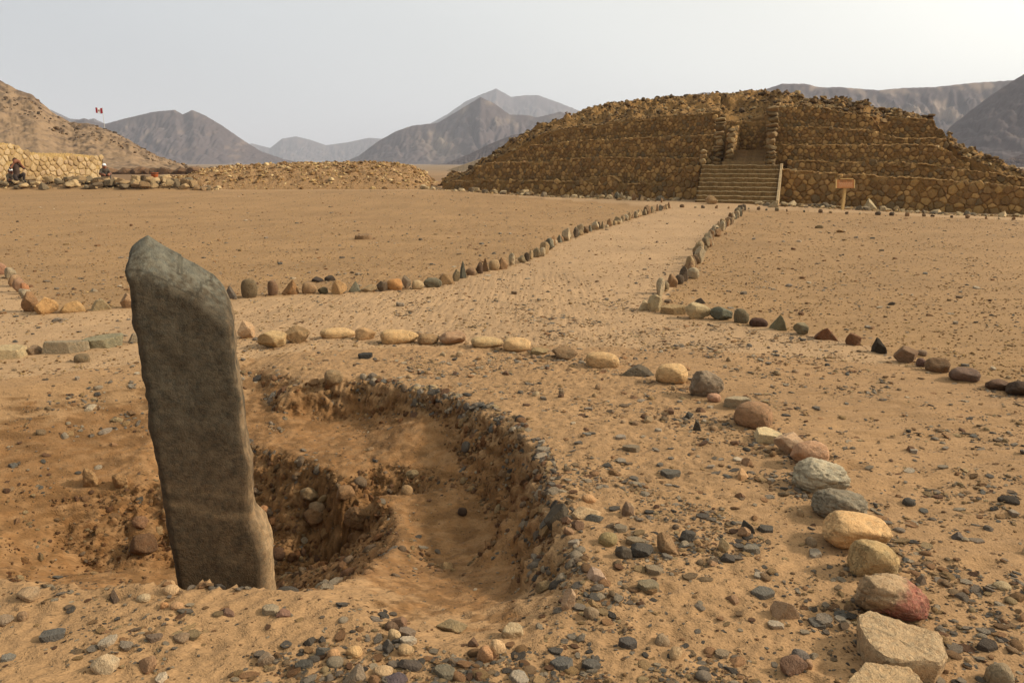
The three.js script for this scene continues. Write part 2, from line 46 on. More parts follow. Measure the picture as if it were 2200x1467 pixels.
const PATH_LEFT = [[-0.174,-12.363],[0.083,-12.891],[0.465,-13.946],[0.829,-15.978],[1.401,-17.84],[1.9,-19.472],[2.273,-20.18],[3.085,-22.463],[4.086,-25.317],[5.724,-29.598]];
const PATH_RIGHT = [[1.782,-9.59],[2.071,-10.29],[2.361,-10.829],[2.546,-11.329],[2.801,-12.363],[3.193,-13.531],[3.468,-14.617],[3.972,-16.262],[4.476,-17.725],[5.172,-19.749],[5.975,-21.932],[7.211,-25.548],[8.152,-28.399]];
const FAR_ROW = [[-1.008,-43.859],[0.49,-42.615],[2.351,-40.863],[4.048,-36.994],[5.139,-34.293],[6.082,-31.956]];
const FOOT_ROW = [[5.801,-29.914],[6.834,-29.598],[8.201,-28.987],[9.236,-27.561],[10.577,-26.517],[11.929,-25.784],[13.569,-25.784],[15.966,-25.09]];
const PLAZA_RIGHT = [[1.578,-8.711],[2.071,-10.29],[2.801,-12.363],[3.972,-16.262],[5.975,-21.932],[8.152,-28.399],[17.115,-24.647],[11.915,-9.59],[3.687,-5.403],[3.329,-5.838],[3.247,-6.758],[3.045,-7.268],[2.548,-7.763],[1.97,-8.275]];
const PLAZA_LEFT = [[5.724,-29.598],[2.273,-20.18],[0.829,-15.978],[0.083,-12.891],[-0.667,-11.329],[-1.402,-10.33],[-2.334,-9.873],[-3.381,-9.522],[-4.348,-8.827],[-5.061,-8.515],[-6.462,-10.33],[-7.877,-12.197],[-34.774,-30.145],[-26.263,-41.558],[-3.442,-42.799]];
const WALLS = [["L",0,0.25,"lowest left terrace wall, broken down low in the middle",[[-17.07,0.38],[-16.56,0.67],[-14.87,0.69],[-10.91,0.77],[-8.31,0.74],[-6.7,0.97],[-6.06,1.04],[-5.46,0.68],[-3.49,0.75],[-2.93,1.11],[-2.56,1.39],[-1.66,1.49]],[[-17.08,0.08],[-13.43,0.07],[-9.14,-0.0],[-5.9,-0.04],[-1.57,-0.11]]],["L",0.9,0.2,"second left terrace wall above the lowest one",[[-15.35,1.4],[-14.01,1.63],[-11.18,1.65],[-9.05,1.78],[-7.03,1.9],[-5.95,1.85],[-4.2,1.8],[-1.77,1.8]],[[-15.37,0.59],[-6.7,0.68],[-1.72,1.03]]],["L",1.9,0.18,"third left terrace wall",[[-13.7,1.7],[-12.71,2.2],[-11.71,2.52],[-10.38,2.55],[-8.59,2.7],[-5.81,2.71],[-3.61,2.81],[-1.28,2.78]],[[-13.7,1.55],[-9.5,1.58],[-5.02,1.62],[-1.21,1.62]]],["L",3.0,0.175,"top left terrace wall under the rubble slope",[[-11.89,2.64],[-11.16,3.08],[-9.39,3.32],[-8.28,3.33],[-6.12,3.56],[-3.87,3.67],[-2.31,3.74],[-1.44,3.78]],[[-11.89,2.45],[-8.96,2.55],[-3.82,2.68],[-1.37,2.64]]],["R",0,0.25,"lowest right terrace wall with the largest stones",[[1.54,1.38],[3.7,1.23],[5.05,1.15],[7.12,1.03],[9.07,0.89],[10.0,0.75],[11.8,0.45],[13.27,0.06]],[[1.65,-0.11],[5.7,-0.24],[10.12,-0.28],[13.33,-0.34]]],["R",0.9,0.185,"second right terrace wall with a ragged top",[[1.9,1.73],[3.68,1.65],[5.86,1.65],[6.95,1.57],[8.18,1.38],[9.18,1.25],[10.15,1.06],[11.87,0.62]],[[1.93,1.21],[5.56,1.0],[10.2,0.6],[11.91,0.3]]],["R",1.7,0.175,"third right terrace wall",[[1.21,2.39],[3.52,2.31],[5.05,2.34],[7.13,2.28],[7.81,2.1],[8.06,1.79],[8.53,1.58]],[[1.26,1.62],[5.94,1.51],[8.56,1.24]]],["R",2.6,0.17,"fourth right terrace wall",[[1.11,3.14],[3.65,3.02],[5.22,2.88],[6.08,2.56],[7.74,2.56],[7.89,2.15]],[[1.17,2.28],[5.11,2.21],[7.9,2.04]]],["R",3.5,0.17,"top right terrace wall next to the stair",[[0.98,3.92],[1.84,3.94],[3.12,3.9],[3.92,3.67],[5.05,3.45],[5.44,2.96]],[[1.04,3.05],[3.68,2.92],[5.46,2.78]]],["R",4.3,0.17,"stub of upper wall at the right end of the crest",[[5.54,3.52],[6.6,3.42],[7.48,3.31],[7.5,3.05],[7.94,2.86],[8.01,2.54]],[[5.63,2.5],[6.23,2.49],[8.02,2.43]]]];
const PYR = {"J":[9.1,-33.05],"dL":[0.7492,0.6623],"dR":[0.8924,0.4512],"bk":[0.35,-0.937]};
const CREST_L = [[[-3.86,0.42,-44.88],[-3.96,0.6,-46.09]],[[-2.12,1.08,-44.09],[-2.2,1.27,-45.78]],[[-1.11,1.75,-44.45],[-1.16,2.06,-46.36]],[[0.37,2.4,-43.76],[0.39,3.04,-46.48]],[[1.65,3.14,-43.5],[1.78,3.7,-47.0]],[[3.12,3.39,-42.2],[3.45,4.27,-46.77]],[[3.96,3.41,-41.46],[4.43,4.67,-46.65]],[[4.86,3.5,-40.66],[5.5,4.89,-46.21]],[[5.83,3.64,-39.8],[6.66,4.95,-45.67]],[[6.65,3.69,-39.08],[7.67,5.0,-45.28]],[[7.25,3.72,-38.55],[8.44,5.13,-45.1]],[[8.32,3.77,-37.6],[9.83,5.11,-44.62]],[[9.32,3.85,-36.97],[11.1,5.18,-44.24]]];
const CREST_R = [[[8.71,3.49,-38.59],[9.69,4.96,-43.22]],[[9.39,3.48,-38.25],[10.54,5.05,-43.24]],[[9.86,3.46,-38.01],[11.12,5.09,-43.17]],[[10.69,3.44,-37.59],[12.15,5.32,-43.09]],[[11.28,3.56,-37.07],[12.9,5.26,-42.71]],[[11.36,3.96,-35.92],[13.27,5.05,-42.08]],[[11.81,3.97,-35.69],[13.67,4.89,-41.43]],[[12.2,3.96,-35.49],[14.0,4.82,-40.82]],[[12.54,3.94,-35.32],[13.67,4.32,-38.54]],[[13.09,3.93,-35.04],[13.79,4.17,-36.92]],[[13.48,3.8,-34.85],[14.1,4.28,-36.54]],[[14.01,3.65,-34.58],[14.66,4.05,-36.25]],[[14.45,3.56,-34.35],[15.11,4.13,-36.03]],[[14.82,3.5,-34.17],[15.51,3.84,-35.82]],[[15.39,3.28,-34.32],[16.01,3.78,-35.79]],[[15.99,3.41,-34.58],[16.52,3.61,-35.76]],[[16.61,3.37,-34.26],[17.17,3.51,-35.43]],[[17.31,3.3,-33.91],[17.8,3.41,-34.89]]];
const CREST_F = [[[17.1,2.51,-32.24],[17.89,2.63,-33.73]],[[17.25,1.88,-31.38],[18.18,2.28,-33.14]],[[17.62,1.58,-30.52],[18.59,1.85,-32.26]],[[17.93,1.25,-29.92],[18.83,1.51,-31.47]],[[18.54,0.93,-29.39],[19.24,1.26,-30.59]],[[19.72,0.49,-28.57],[20.27,0.71,-29.41]],[[20.73,0.06,-27.61],[21.2,0.18,-28.27]]];
const STAIR = {"lowR":[10.11,0.0,-30.9],"top":[[7.71,1.58,-33.81],[10.47,1.47,-32.41]]};
const PIERS = {"pier_left":[[8.53,1.7,-34.34],[8.79,3.46,-34.21]],"pier_left_in":[[9.04,2.01,-34.86],[9.12,2.93,-34.82]],"pier_right":[[10.29,1.71,-33.45],[10.6,3.67,-33.29]],"back":[[9.55,2.19,-36.83],[10.71,3.38,-36.24]],"post_left":[[7.72,1.7,-33.86],[8.04,2.22,-33.7]],"post_right":[[10.2,1.51,-32.49],[10.44,2.19,-32.37]]};
const LEFT_WALL = {"A":[-27.6,-42.8],"d":[0.3827,-0.9239],"top":[[-1.26,2.78],[0.93,2.69],[1.98,2.61],[2.1,2.32],[3.02,2.18],[5.07,2.18],[6.79,2.06],[7.24,1.99]],"bot":[[-1.62,0.37],[3.31,0.24],[7.18,0.24]]};
const HILLS = {"near_hill":[[-146.4,29.0,-175.0],[-122.5,24.3,-164.1],[-105.5,20.3,-155.8],[-90.9,16.0,-148.1],[-87.5,14.5,-146.2],[-82.9,13.1,-143.7],[-78.6,10.2,-141.1],[-74.3,8.4,-138.5],[-69.8,8.0,-136.0],[-66.1,7.1,-133.8],[-62.5,5.9,-131.5],[-58.6,4.2,-129.0],[-54.7,2.7,-126.4],[-51.8,1.9,-124.5],[-48.5,1.1,-122.2],[-45.2,0.9,-120.0]],"left_mountain":[[-901.2,44.0,-1500.0],[-837.7,75.1,-1500.0],[-803.9,75.1,-1500.0],[-777.7,81.7,-1500.0],[-757.3,75.1,-1500.0],[-740.8,71.9,-1500.0],[-708.6,80.0,-1500.0],[-649.8,93.1,-1500.0],[-611.5,96.3,-1500.0],[-597.9,88.2,-1500.0],[-580.3,96.3,-1500.0],[-557.5,86.6,-1500.0],[-525.3,67.0,-1500.0],[-493.1,44.0,-1500.0],[-460.5,23.3,-1500.0],[-418.8,9.1,-1500.0],[-376.5,0.8,-1500.0]],"left_peak_far":[[-1285.7,147.6,-2200.0],[-1236.5,145.3,-2200.0],[-1178.0,117.8,-2200.0],[-1135.0,114.2,-2200.0],[-1115.9,119.0,-2200.0],[-1080.5,102.3,-2200.0],[-1034.9,63.7,-2200.0]],"far_low":[[-1295.1,71.2,-3800.0],[-1207.3,92.2,-3800.0],[-1122.5,71.2,-3800.0],[-1065.8,113.1,-3800.0],[-1000.6,123.5,-3800.0],[-936.9,108.9,-3800.0],[-862.8,83.8,-3800.0],[-765.2,96.4,-3800.0],[-663.0,117.2,-3800.0],[-598.6,113.1,-3800.0],[-496.6,67.0,-3800.0],[-432.9,24.9,-3800.0]],"centre_mountain":[[-337.7,0.8,-1600.0],[-300.6,15.9,-1600.0],[-263.1,42.4,-1600.0],[-226.2,62.6,-1600.0],[-194.3,73.1,-1600.0],[-144.5,78.3,-1600.0],[-108.0,99.2,-1600.0],[-80.8,114.7,-1600.0],[-61.0,126.8,-1600.0],[-34.1,114.7,-1600.0],[-4.5,93.9,-1600.0],[27.0,93.1,-1600.0],[49.6,88.7,-1600.0],[94.5,99.2,-1600.0],[121.7,88.7,-1600.0],[171.8,68.7,-1600.0],[217.4,55.6,-1600.0],[272.1,46.8,-1600.0]],"centre_far":[[-448.9,103.2,-3600.0],[-345.2,178.1,-3600.0],[-283.8,209.4,-3600.0],[-202.0,263.9,-3600.0],[-120.9,298.7,-3600.0],[-68.4,318.0,-3600.0],[-4.0,283.2,-3600.0],[50.4,289.0,-3600.0],[110.9,291.0,-3600.0],[202.0,260.0,-3600.0],[303.8,221.1,-3600.0],[446.8,178.1,-3600.0]],"foothill":[[-102.7,-0.9,-900.0],[-71.9,2.1,-900.0],[-46.1,12.1,-900.0],[-25.5,22.1,-900.0],[0.0,32.0,-900.0],[30.5,36.9,-900.0],[71.3,32.0,-900.0]],"behind_pyramid":[[352.8,127.3,-1700.0],[376.1,139.2,-1700.0],[392.0,143.7,-1700.0],[414.0,141.9,-1700.0],[438.3,132.8,-1700.0]],"right_ridge":[[323.1,84.6,-1250.0],[364.1,101.4,-1250.0],[381.0,110.1,-1250.0],[404.9,118.1,-1250.0],[439.8,118.1,-1250.0],[464.7,112.8,-1250.0],[489.1,113.5,-1250.0],[552.5,108.8,-1250.0],[587.1,112.1,-1250.0],[635.8,113.5,-1250.0],[691.0,119.5,-1250.0],[732.5,122.1,-1250.0],[767.2,123.5,-1250.0],[850.3,127.5,-1250.0],[975.0,131.4,-1250.0]],"right_slope":[[379.7,10.4,-750.0],[398.3,33.1,-750.0],[415.5,48.1,-750.0],[432.8,61.5,-750.0],[448.1,72.3,-750.0],[459.6,79.5,-750.0],[482.7,93.0,-750.0],[517.9,107.2,-750.0],[569.0,122.7,-750.0]],"right_foot":[[237.8,-3.3,-420.0],[246.8,1.4,-420.0],[262.8,6.5,-420.0],[285.7,13.5,-420.0],[313.1,20.4,-420.0]],"dune":[[-20.2,-2.1,-160.0],[-15.0,-0.7,-154.4],[-11.1,0.7,-150.0],[-7.5,1.8,-145.6],[-4.9,2.6,-142.2],[-1.6,3.5,-137.8],[3.7,4.4,-130.0],[9.5,5.0,-120.0]]};
const MOUND = [[-19.07,0.81,-49.0],[-18.2,1.19,-49.0],[-17.06,1.41,-49.0],[-15.1,1.52,-49.0],[-12.58,1.63,-49.0],[-9.5,1.66,-49.0],[-7.27,1.63,-49.0],[-5.87,1.41,-49.0],[-5.18,1.03,-49.0],[-4.64,0.48,-49.0]];
const STELA = {"left":[[-1.656,1.348],[-1.675,1.168],[-1.666,1.096],[-1.662,0.941],[-1.642,0.773],[-1.643,0.468],[-1.627,0.357],[-1.616,0.244],[-1.608,0.037],[-1.593,-0.127],[-1.582,-0.319],[-1.573,-0.541],[-1.584,-0.975]],"right":[[-1.249,1.228],[-1.251,1.107],[-1.247,1.004],[-1.238,0.899],[-1.237,0.73],[-1.225,0.557],[-1.219,0.402],[-1.205,0.244],[-1.212,0.06],[-1.202,-0.009],[-1.158,-0.104],[-1.136,-0.199],[-1.139,-0.344],[-1.147,-0.541],[-1.171,-0.975]],"front":[[-1.676,1.16],[-1.539,1.127],[-1.376,1.024],[-1.253,0.899]],"back":[[-1.637,1.285],[-1.588,1.313],[-1.499,1.249],[-1.404,1.188],[-1.318,1.127],[-1.272,1.072],[-1.248,0.993]]};

// ------------------------------------------------------------------ helpers
function rng(seed) { let a = (seed * 2654435761) >>> 0; return () => { a = (a + 0x6D2B79F5) | 0; let t = Math.imul(a ^ (a >>> 15), 1 | a); t = (t + Math.imul(t ^ (t >>> 7), 61 | t)) ^ t; return ((t ^ (t >>> 14)) >>> 0) / 4294967296; }; }
const n2 = createNoise2D(rng(11)), n3 = createNoise3D(rng(12));
const clamp = THREE.MathUtils.clamp, lerp = THREE.MathUtils.lerp;
const sstep = (a, b, v) => { const t = clamp((v - a) / (b - a), 0, 1); return t * t * (3 - 2 * t); };
const fbm2 = (x, y, o = 4) => { let s = 0, a = 0.5, f = 1; for (let i = 0; i < o; i++) { s += a * n2(x * f, y * f); f *= 2.03; a *= 0.5; } return s; };
const fbm3 = (x, y, z, o = 3) => { let s = 0, a = 0.5, f = 1; for (let i = 0; i < o; i++) { s += a * n3(x * f, y * f, z * f); f *= 2.03; a *= 0.5; } return s; };
function poly(pts, x, k = 1) {            // piecewise linear lookup of pts[i][k] by pts[i][0]
  if (x <= pts[0][0]) return pts[0][k];
  for (let i = 1; i < pts.length; i++) if (x <= pts[i][0]) { const a = pts[i - 1], b = pts[i]; return lerp(a[k], b[k], (x - a[0]) / Math.max(1e-6, b[0] - a[0])); }
  return pts[pts.length - 1][k];
}
function inside(p, x, z) { let c = false; for (let i = 0, j = p.length - 1; i < p.length; j = i++) if ((p[i][1] > z) !== (p[j][1] > z) && x < ((p[j][0] - p[i][0]) * (z - p[i][1])) / (p[j][1] - p[i][1]) + p[i][0]) c = !c; return c; }
const taken = new Map();
function numbered(n) { const k = taken.get(n) ?? 0; taken.set(n, k + 1); return k ? n + '_' + String(k).padStart(3, '0') : n; }
function shade(o) { o.castShadow = true; o.receiveShadow = true; return o; }
function add(o, name, label, category, group, kind) {            // a top-level thing
  o.name = numbered(name); scene.add(o); shade(o);
  o.userData = { label }; if (category) o.userData.category = category; if (group) o.userData.group = group; if (kind) o.userData.kind = kind;
  return o;
}
function part(parent, name, geo, material, kind) { const m = shade(new THREE.Mesh(geo, material)); m.name = name; if (kind) m.userData.kind = kind; parent.add(m); return m; }
const matte = (o) => new THREE.MeshPhysicalMaterial({ specularIntensity: 0.35, ...o });   // dry dusty surfaces: hardly any sheen
const hex = (h) => new THREE.Color('#' + h);
function meshGeo(positions, index, colors, uvs) {
  const g = new THREE.BufferGeometry(); g.setAttribute('position', new THREE.Float32BufferAttribute(positions, 3));
  if (colors) g.setAttribute('color', new THREE.Float32BufferAttribute(colors, 3));
  if (uvs) g.setAttribute('uv', new THREE.Float32BufferAttribute(uvs, 2));
  if (index) g.setIndex(index); g.computeVertexNormals(); return g;
}
function boxUV(g, s) {                       // uv in metres / s, by the main direction of each vertex normal
  if (!g.attributes.normal) g.computeVertexNormals();
  const p = g.attributes.position, n = g.attributes.normal, uv = new Float32Array(p.count * 2);
  for (let i = 0; i < p.count; i++) {
    const ax = Math.abs(n.getX(i)), ay = Math.abs(n.getY(i)), az = Math.abs(n.getZ(i));
    const [u, v] = ay >= ax && ay >= az ? [p.getX(i), p.getZ(i)] : ax >= az ? [p.getZ(i), p.getY(i)] : [p.getX(i), p.getY(i)];
    uv[2 * i] = u / s; uv[2 * i + 1] = v / s;
  }
  g.setAttribute('uv', new THREE.BufferAttribute(uv, 2)); return g;
}
// periodic value noise for tiling textures
function lattice(n, seed) { const R = rng(seed), a = new Float32Array(n * n); for (let i = 0; i < a.length; i++) a[i] = R(); return (x, y) => { const X = x * n, Y = y * n, i = Math.floor(X), j = Math.floor(Y), fx = X - i, fy = Y - j, u = fx * fx * (3 - 2 * fx), v = fy * fy * (3 - 2 * fy), i0 = ((i % n) + n) % n, i1 = (i0 + 1) % n, j0 = (((j % n) + n) % n) * n, j1 = ((((j + 1) % n) + n) % n) * n; return lerp(lerp(a[j0 + i0], a[j0 + i1], u), lerp(a[j1 + i0], a[j1 + i1], u), v); }; }
function tex(size, fn, srgb) {
  const d = new Uint8Array(size * size * 4), o = [0, 0, 0];
  for (let j = 0; j < size; j++) for (let i = 0; i < size; i++) { fn(i / size, j / size, o, i, j); const k = (j * size + i) * 4; d[k] = clamp(o[0], 0, 1) * 255; d[k + 1] = clamp(o[1], 0, 1) * 255; d[k + 2] = clamp(o[2], 0, 1) * 255; d[k + 3] = 255; }
  const t = new THREE.DataTexture(d, size, size, THREE.RGBAFormat); t.wrapS = t.wrapT = THREE.RepeatWrapping; t.magFilter = THREE.LinearFilter; t.minFilter = THREE.LinearMipmapLinearFilter; t.generateMipmaps = true;
  if (srgb) t.colorSpace = THREE.SRGBColorSpace; t.needsUpdate = true; return t;
}
const L8 = lattice(8, 1), L24 = lattice(24, 2), L64 = lattice(64, 3), L160 = lattice(160, 4), L400 = lattice(400, 5), L700 = lattice(700, 6);
// sand: mottled grain with fine grit, 2.4 m tile
const D160 = (x, y) => 0.5 * (L160(x, y) + L160(x + y, y - x)) * 1.3 - 0.15, D400 = (x, y) => 0.5 * (L400(x, y) + L400(x + y + 0.37, y - x)) * 1.3 - 0.15;
const sandMap = tex(2048, (x, y, o) => {
  const a = L24(x, y), b = L64(x, y), c = L160(x, y), d = L400(x, y), e = L700(x, y);
  let v = 0.92 + 0.05 * (a - 0.5) + 0.05 * (b - 0.5) + 0.06 * (c - 0.5) + 0.09 * (d - 0.5) + 0.12 * (e - 0.5), w = 0;
  const g = L160(y + 0.31, x + 0.17) * 0.6 + L400(y + 0.3, x) * 0.4;
  if (g > 0.80) { const k = Math.min(1, (g - 0.80) * 14); v -= 0.24 * k; w = 0.03 * k; }
  else if (g < 0.17) v += 0.09 * Math.min(1, (0.17 - g) * 14);
  o[0] = v; o[1] = v + w * 0.6; o[2] = v + w;
}, true);
const sandBump = tex(2048, (x, y, o) => { const g = L160(y + 0.31, x + 0.17) * 0.6 + L400(y + 0.3, x) * 0.4; let v = 0.35 + 0.16 * (L64(x, y) - 0.5) + 0.22 * (L160(x, y) - 0.5) + 0.2 * (L400(x, y) - 0.5) + 0.16 * (L700(x, y) - 0.5); if (g > 0.8 || g < 0.17) v += 0.3; o[0] = o[1] = o[2] = v; });
// rock: speckled and blotched, 0.6 m tile
const rockMap = tex(1024, (x, y, o) => {
  const v = 0.93 + 0.14 * (L8(x, y) - 0.5) + 0.2 * (L24(x, y) - 0.5) + 0.16 * (L64(x, y) - 0.5) + 0.2 * (D160(x, y) - 0.5) + 0.24 * (D400(x, y) - 0.5);
  const t = (L24(y, x) - 0.5) * 0.06; o[0] = v + t; o[1] = v; o[2] = v - t;
}, true);
const rockBump = tex(1024, (x, y, o) => { const c = Math.abs(L24(y + 0.2, x) - 0.5) * 2; o[0] = o[1] = o[2] = 0.45 + 0.25 * (L24(x, y) - 0.5) + 0.25 * (L64(x, y) - 0.5) + 0.25 * (D160(x, y) - 0.5) + 0.15 * (D400(x, y) - 0.5) + 0.15 * Math.min(1, c * 5); });
const mats = new Map();
const dusty = (h) => { const c = hex(h), l = 0.35 * c.r + 0.5 * c.g + 0.15 * c.b; return c.setRGB(lerp(c.r, l * 1.12, 0.25), lerp(c.g, l * 0.97, 0.25) * 0.93, lerp(c.b, l * 0.86, 0.25) * 0.78); };
function rock(h, bump = 0.006, rough = 0.93) {
  const k = h + bump; if (!mats.has(k)) mats.set(k, matte({ color: dusty(h), map: rockMap, bumpMap: rockBump, bumpScale: bump, roughness: rough })); return mats.get(k);
}
const vertexRock = matte({ color: 0xffffff, vertexColors: true, map: rockMap, bumpMap: rockBump, bumpScale: 0.006, roughness: 0.93 });

// ------------------------------------------------------------------ ground height
const GX0 = -4.6, GX1 = 1.6, GZ0 = -7.6, GZ1 = -1.3, GC = 0.0125, GW = Math.round((GX1 - GX0) / GC) + 1, GH = Math.round((GZ1 - GZ0) / GC) + 1;
let pit = new Float32Array(GW * GH);
{
  const P = TIN_POINTS.map((p) => [p[0], p[1]]), N = P.length; P.push([-900, -900], [900, -900], [0, 900]);
  const circ = (t) => { const [[ax, ay], [bx, by], [cx, cy]] = t.map((i) => P[i]), d = 2 * (ax * (by - cy) + bx * (cy - ay) + cx * (ay - by)), A = ax * ax + ay * ay, B = bx * bx + by * by, C = cx * cx + cy * cy; if (Math.abs(d) < 1e-14) return [0, 0, 1e18]; const ux = (A * (by - cy) + B * (cy - ay) + C * (ay - by)) / d, uy = (A * (cx - bx) + B * (ax - cx) + C * (bx - ax)) / d; return [ux, uy, (ax - ux) ** 2 + (ay - uy) ** 2]; };
  let tris = [[N, N + 1, N + 2]].map((t) => ({ t, c: circ(t) }));
  for (let i = 0; i < N; i++) {
    const [x, y] = P[i], edges = new Map(), keep = [];
    for (const q of tris) { if ((x - q.c[0]) ** 2 + (y - q.c[1]) ** 2 < q.c[2] - 1e-12) { for (const [a, b] of [[0, 1], [1, 2], [2, 0]]) { const u = q.t[a], v = q.t[b], k = u < v ? u * 1000 + v : v * 1000 + u; edges.set(k, edges.has(k) ? null : [u, v]); } } else keep.push(q); }
    for (const e of edges.values()) if (e) { const t = [e[0], e[1], i]; keep.push({ t, c: circ(t) }); }
    tris = keep;
  }
  for (const { t } of tris) {
    if (Math.max(...t) >= N) continue;
    const [A, B, C] = t.map((i) => TIN_POINTS[i]), d = (B[1] - C[1]) * (A[0] - C[0]) + (C[0] - B[0]) * (A[1] - C[1]); if (Math.abs(d) < 1e-12) continue;
    const i0 = Math.max(0, Math.floor((Math.min(A[0], B[0], C[0]) - GX0) / GC)), i1 = Math.min(GW - 1, Math.ceil((Math.max(A[0], B[0], C[0]) - GX0) / GC)), j0 = Math.max(0, Math.floor((Math.min(A[1], B[1], C[1]) - GZ0) / GC)), j1 = Math.min(GH - 1, Math.ceil((Math.max(A[1], B[1], C[1]) - GZ0) / GC));
    for (let j = j0; j <= j1; j++) for (let i = i0; i <= i1; i++) { const x = GX0 + i * GC, z = GZ0 + j * GC, a = ((B[1] - C[1]) * (x - C[0]) + (C[0] - B[0]) * (z - C[1])) / d, b = ((C[1] - A[1]) * (x - C[0]) + (A[0] - C[0]) * (z - C[1])) / d; if (a >= -1e-6 && b >= -1e-6 && a + b <= 1 + 1e-6) pit[j * GW + i] = a * A[2] + b * B[2] + (1 - a - b) * C[2]; }
  }
  for (let pass = 0; pass < 2; pass++) {                            // soften the creases: sand does not hold a knife edge
    const o = new Float32Array(pit.length), R = 2;
    for (let j = 0; j < GH; j++) for (let i = 0; i < GW; i++) { let s = 0, c = 0; for (let b = -R; b <= R; b++) for (let a = -R; a <= R; a++) { const x = i + a, y = j + b; if (x >= 0 && y >= 0 && x < GW && y < GH) { s += pit[y * GW + x]; c++; } } o[j * GW + i] = s / c; }
    pit = o;
  }
}
function pitH(x, z) { const X = (x - GX0) / GC, Z = (z - GZ0) / GC; if (X < 0 || Z < 0 || X >= GW - 1 || Z >= GH - 1) return 0; const i = Math.floor(X), j = Math.floor(Z), u = X - i, v = Z - j, k = j * GW + i; return lerp(lerp(pit[k], pit[k + 1], u), lerp(pit[k + GW], pit[k + GW + 1], u), v); }
function pitSlope(x, z) { const e = 0.03; return Math.hypot(pitH(x + e, z) - pitH(x - e, z), pitH(x, z + e) - pitH(x, z - e)) / (2 * e); }
const dimples = []; { const R = rng(77); for (let i = 0; i < 150; i++) dimples.push([lerp(1.5, 4.2, R()), lerp(-5.2, -1.9, R()), lerp(0.04, 0.1, R()), lerp(0.008, 0.026, R()), R() * 3, R() < 0.5 ? 1 : 0.6]); for (let i = 0; i < 70; i++) dimples.push([lerp(-2.4, 1.4, R()), lerp(-2.8, -1.9, R()), lerp(0.03, 0.08, R()), lerp(0.005, 0.014, R()), R() * 3, 0.7]); }
function far(x, z) {
  const a = sstep(22, 42, -z), b = sstep(-4, 6, -x) ;
  const bank = 0.42 * sstep(40.6, 42.2, -z) * (1 - sstep(70, 90, -z)) * sstep(15, 17.5, -x);
  const foot = 0.10 * Math.exp(-(((x - 9) / 9) ** 2)) * sstep(29.5, 32.5, -z) * (1 - sstep(60, 80, -z));
  return 0.25 * a * b + bank + foot - 0.16 * sstep(10, 17, x) * sstep(18, 27, -z);
}
const scarpNoise = (x, y, z) => 0.042 * fbm3(x * 6, y * 11, z * 6, 3) + 0.016 * n3(x * 24, y * 34, z * 24) + 0.007 * n3(x * 50, y * 60, z * 50) + 0.016 * (1 - Math.abs(n3(x * 8 + 4, y * 22, z * 8))) ** 3 - 0.006;
function groundH(x, z, fine = true, rough = true) {
  const d = Math.hypot(x, z); let h = pitH(x, z) + (d > 14 ? far(x, z) : 0);
  if (!fine) return h;
  if (d < 60) h += 0.012 * fbm2(x * 0.9, z * 0.9, 2) * sstep(1, 3, d) + (d < 25 ? 0.009 * fbm2(x * 3.1 + 4, z * 3.1, 3) : 0);
  if (d < 12) {
    h += 0.0055 * n2(x * 11 + 3, z * 11) + 0.0032 * n2(x * 23, z * 23 + 9) + 0.0016 * n2(x * 55, z * 55);
    const s = pitSlope(x, z), k = sstep(0.35, 1.0, s);
    if (k > 0 && rough) h += k * scarpNoise(x, h, z) * 0.7;
    for (const [px, pz, r, dep, a, q] of dimples) { const dx = x - px, dz = z - pz; if (dx * dx + dz * dz < 0.05) { const c = Math.cos(a), s2 = Math.sin(a), u = (dx * c + dz * s2) / r, v = (-dx * s2 + dz * c) / (r * q), m = u * u + v * v; h += dep * (-Math.exp(-m * 1.6) + 0.45 * Math.exp(-((Math.sqrt(m) - 1.35) ** 2) * 5)); } }
  }
  return h;
}
const normalAt = (x, z, e = 0.03) => new THREE.Vector3(groundH(x - e, z) - groundH(x + e, z), 2 * e, groundH(x, z - e) - groundH(x, z + e)).normalize();
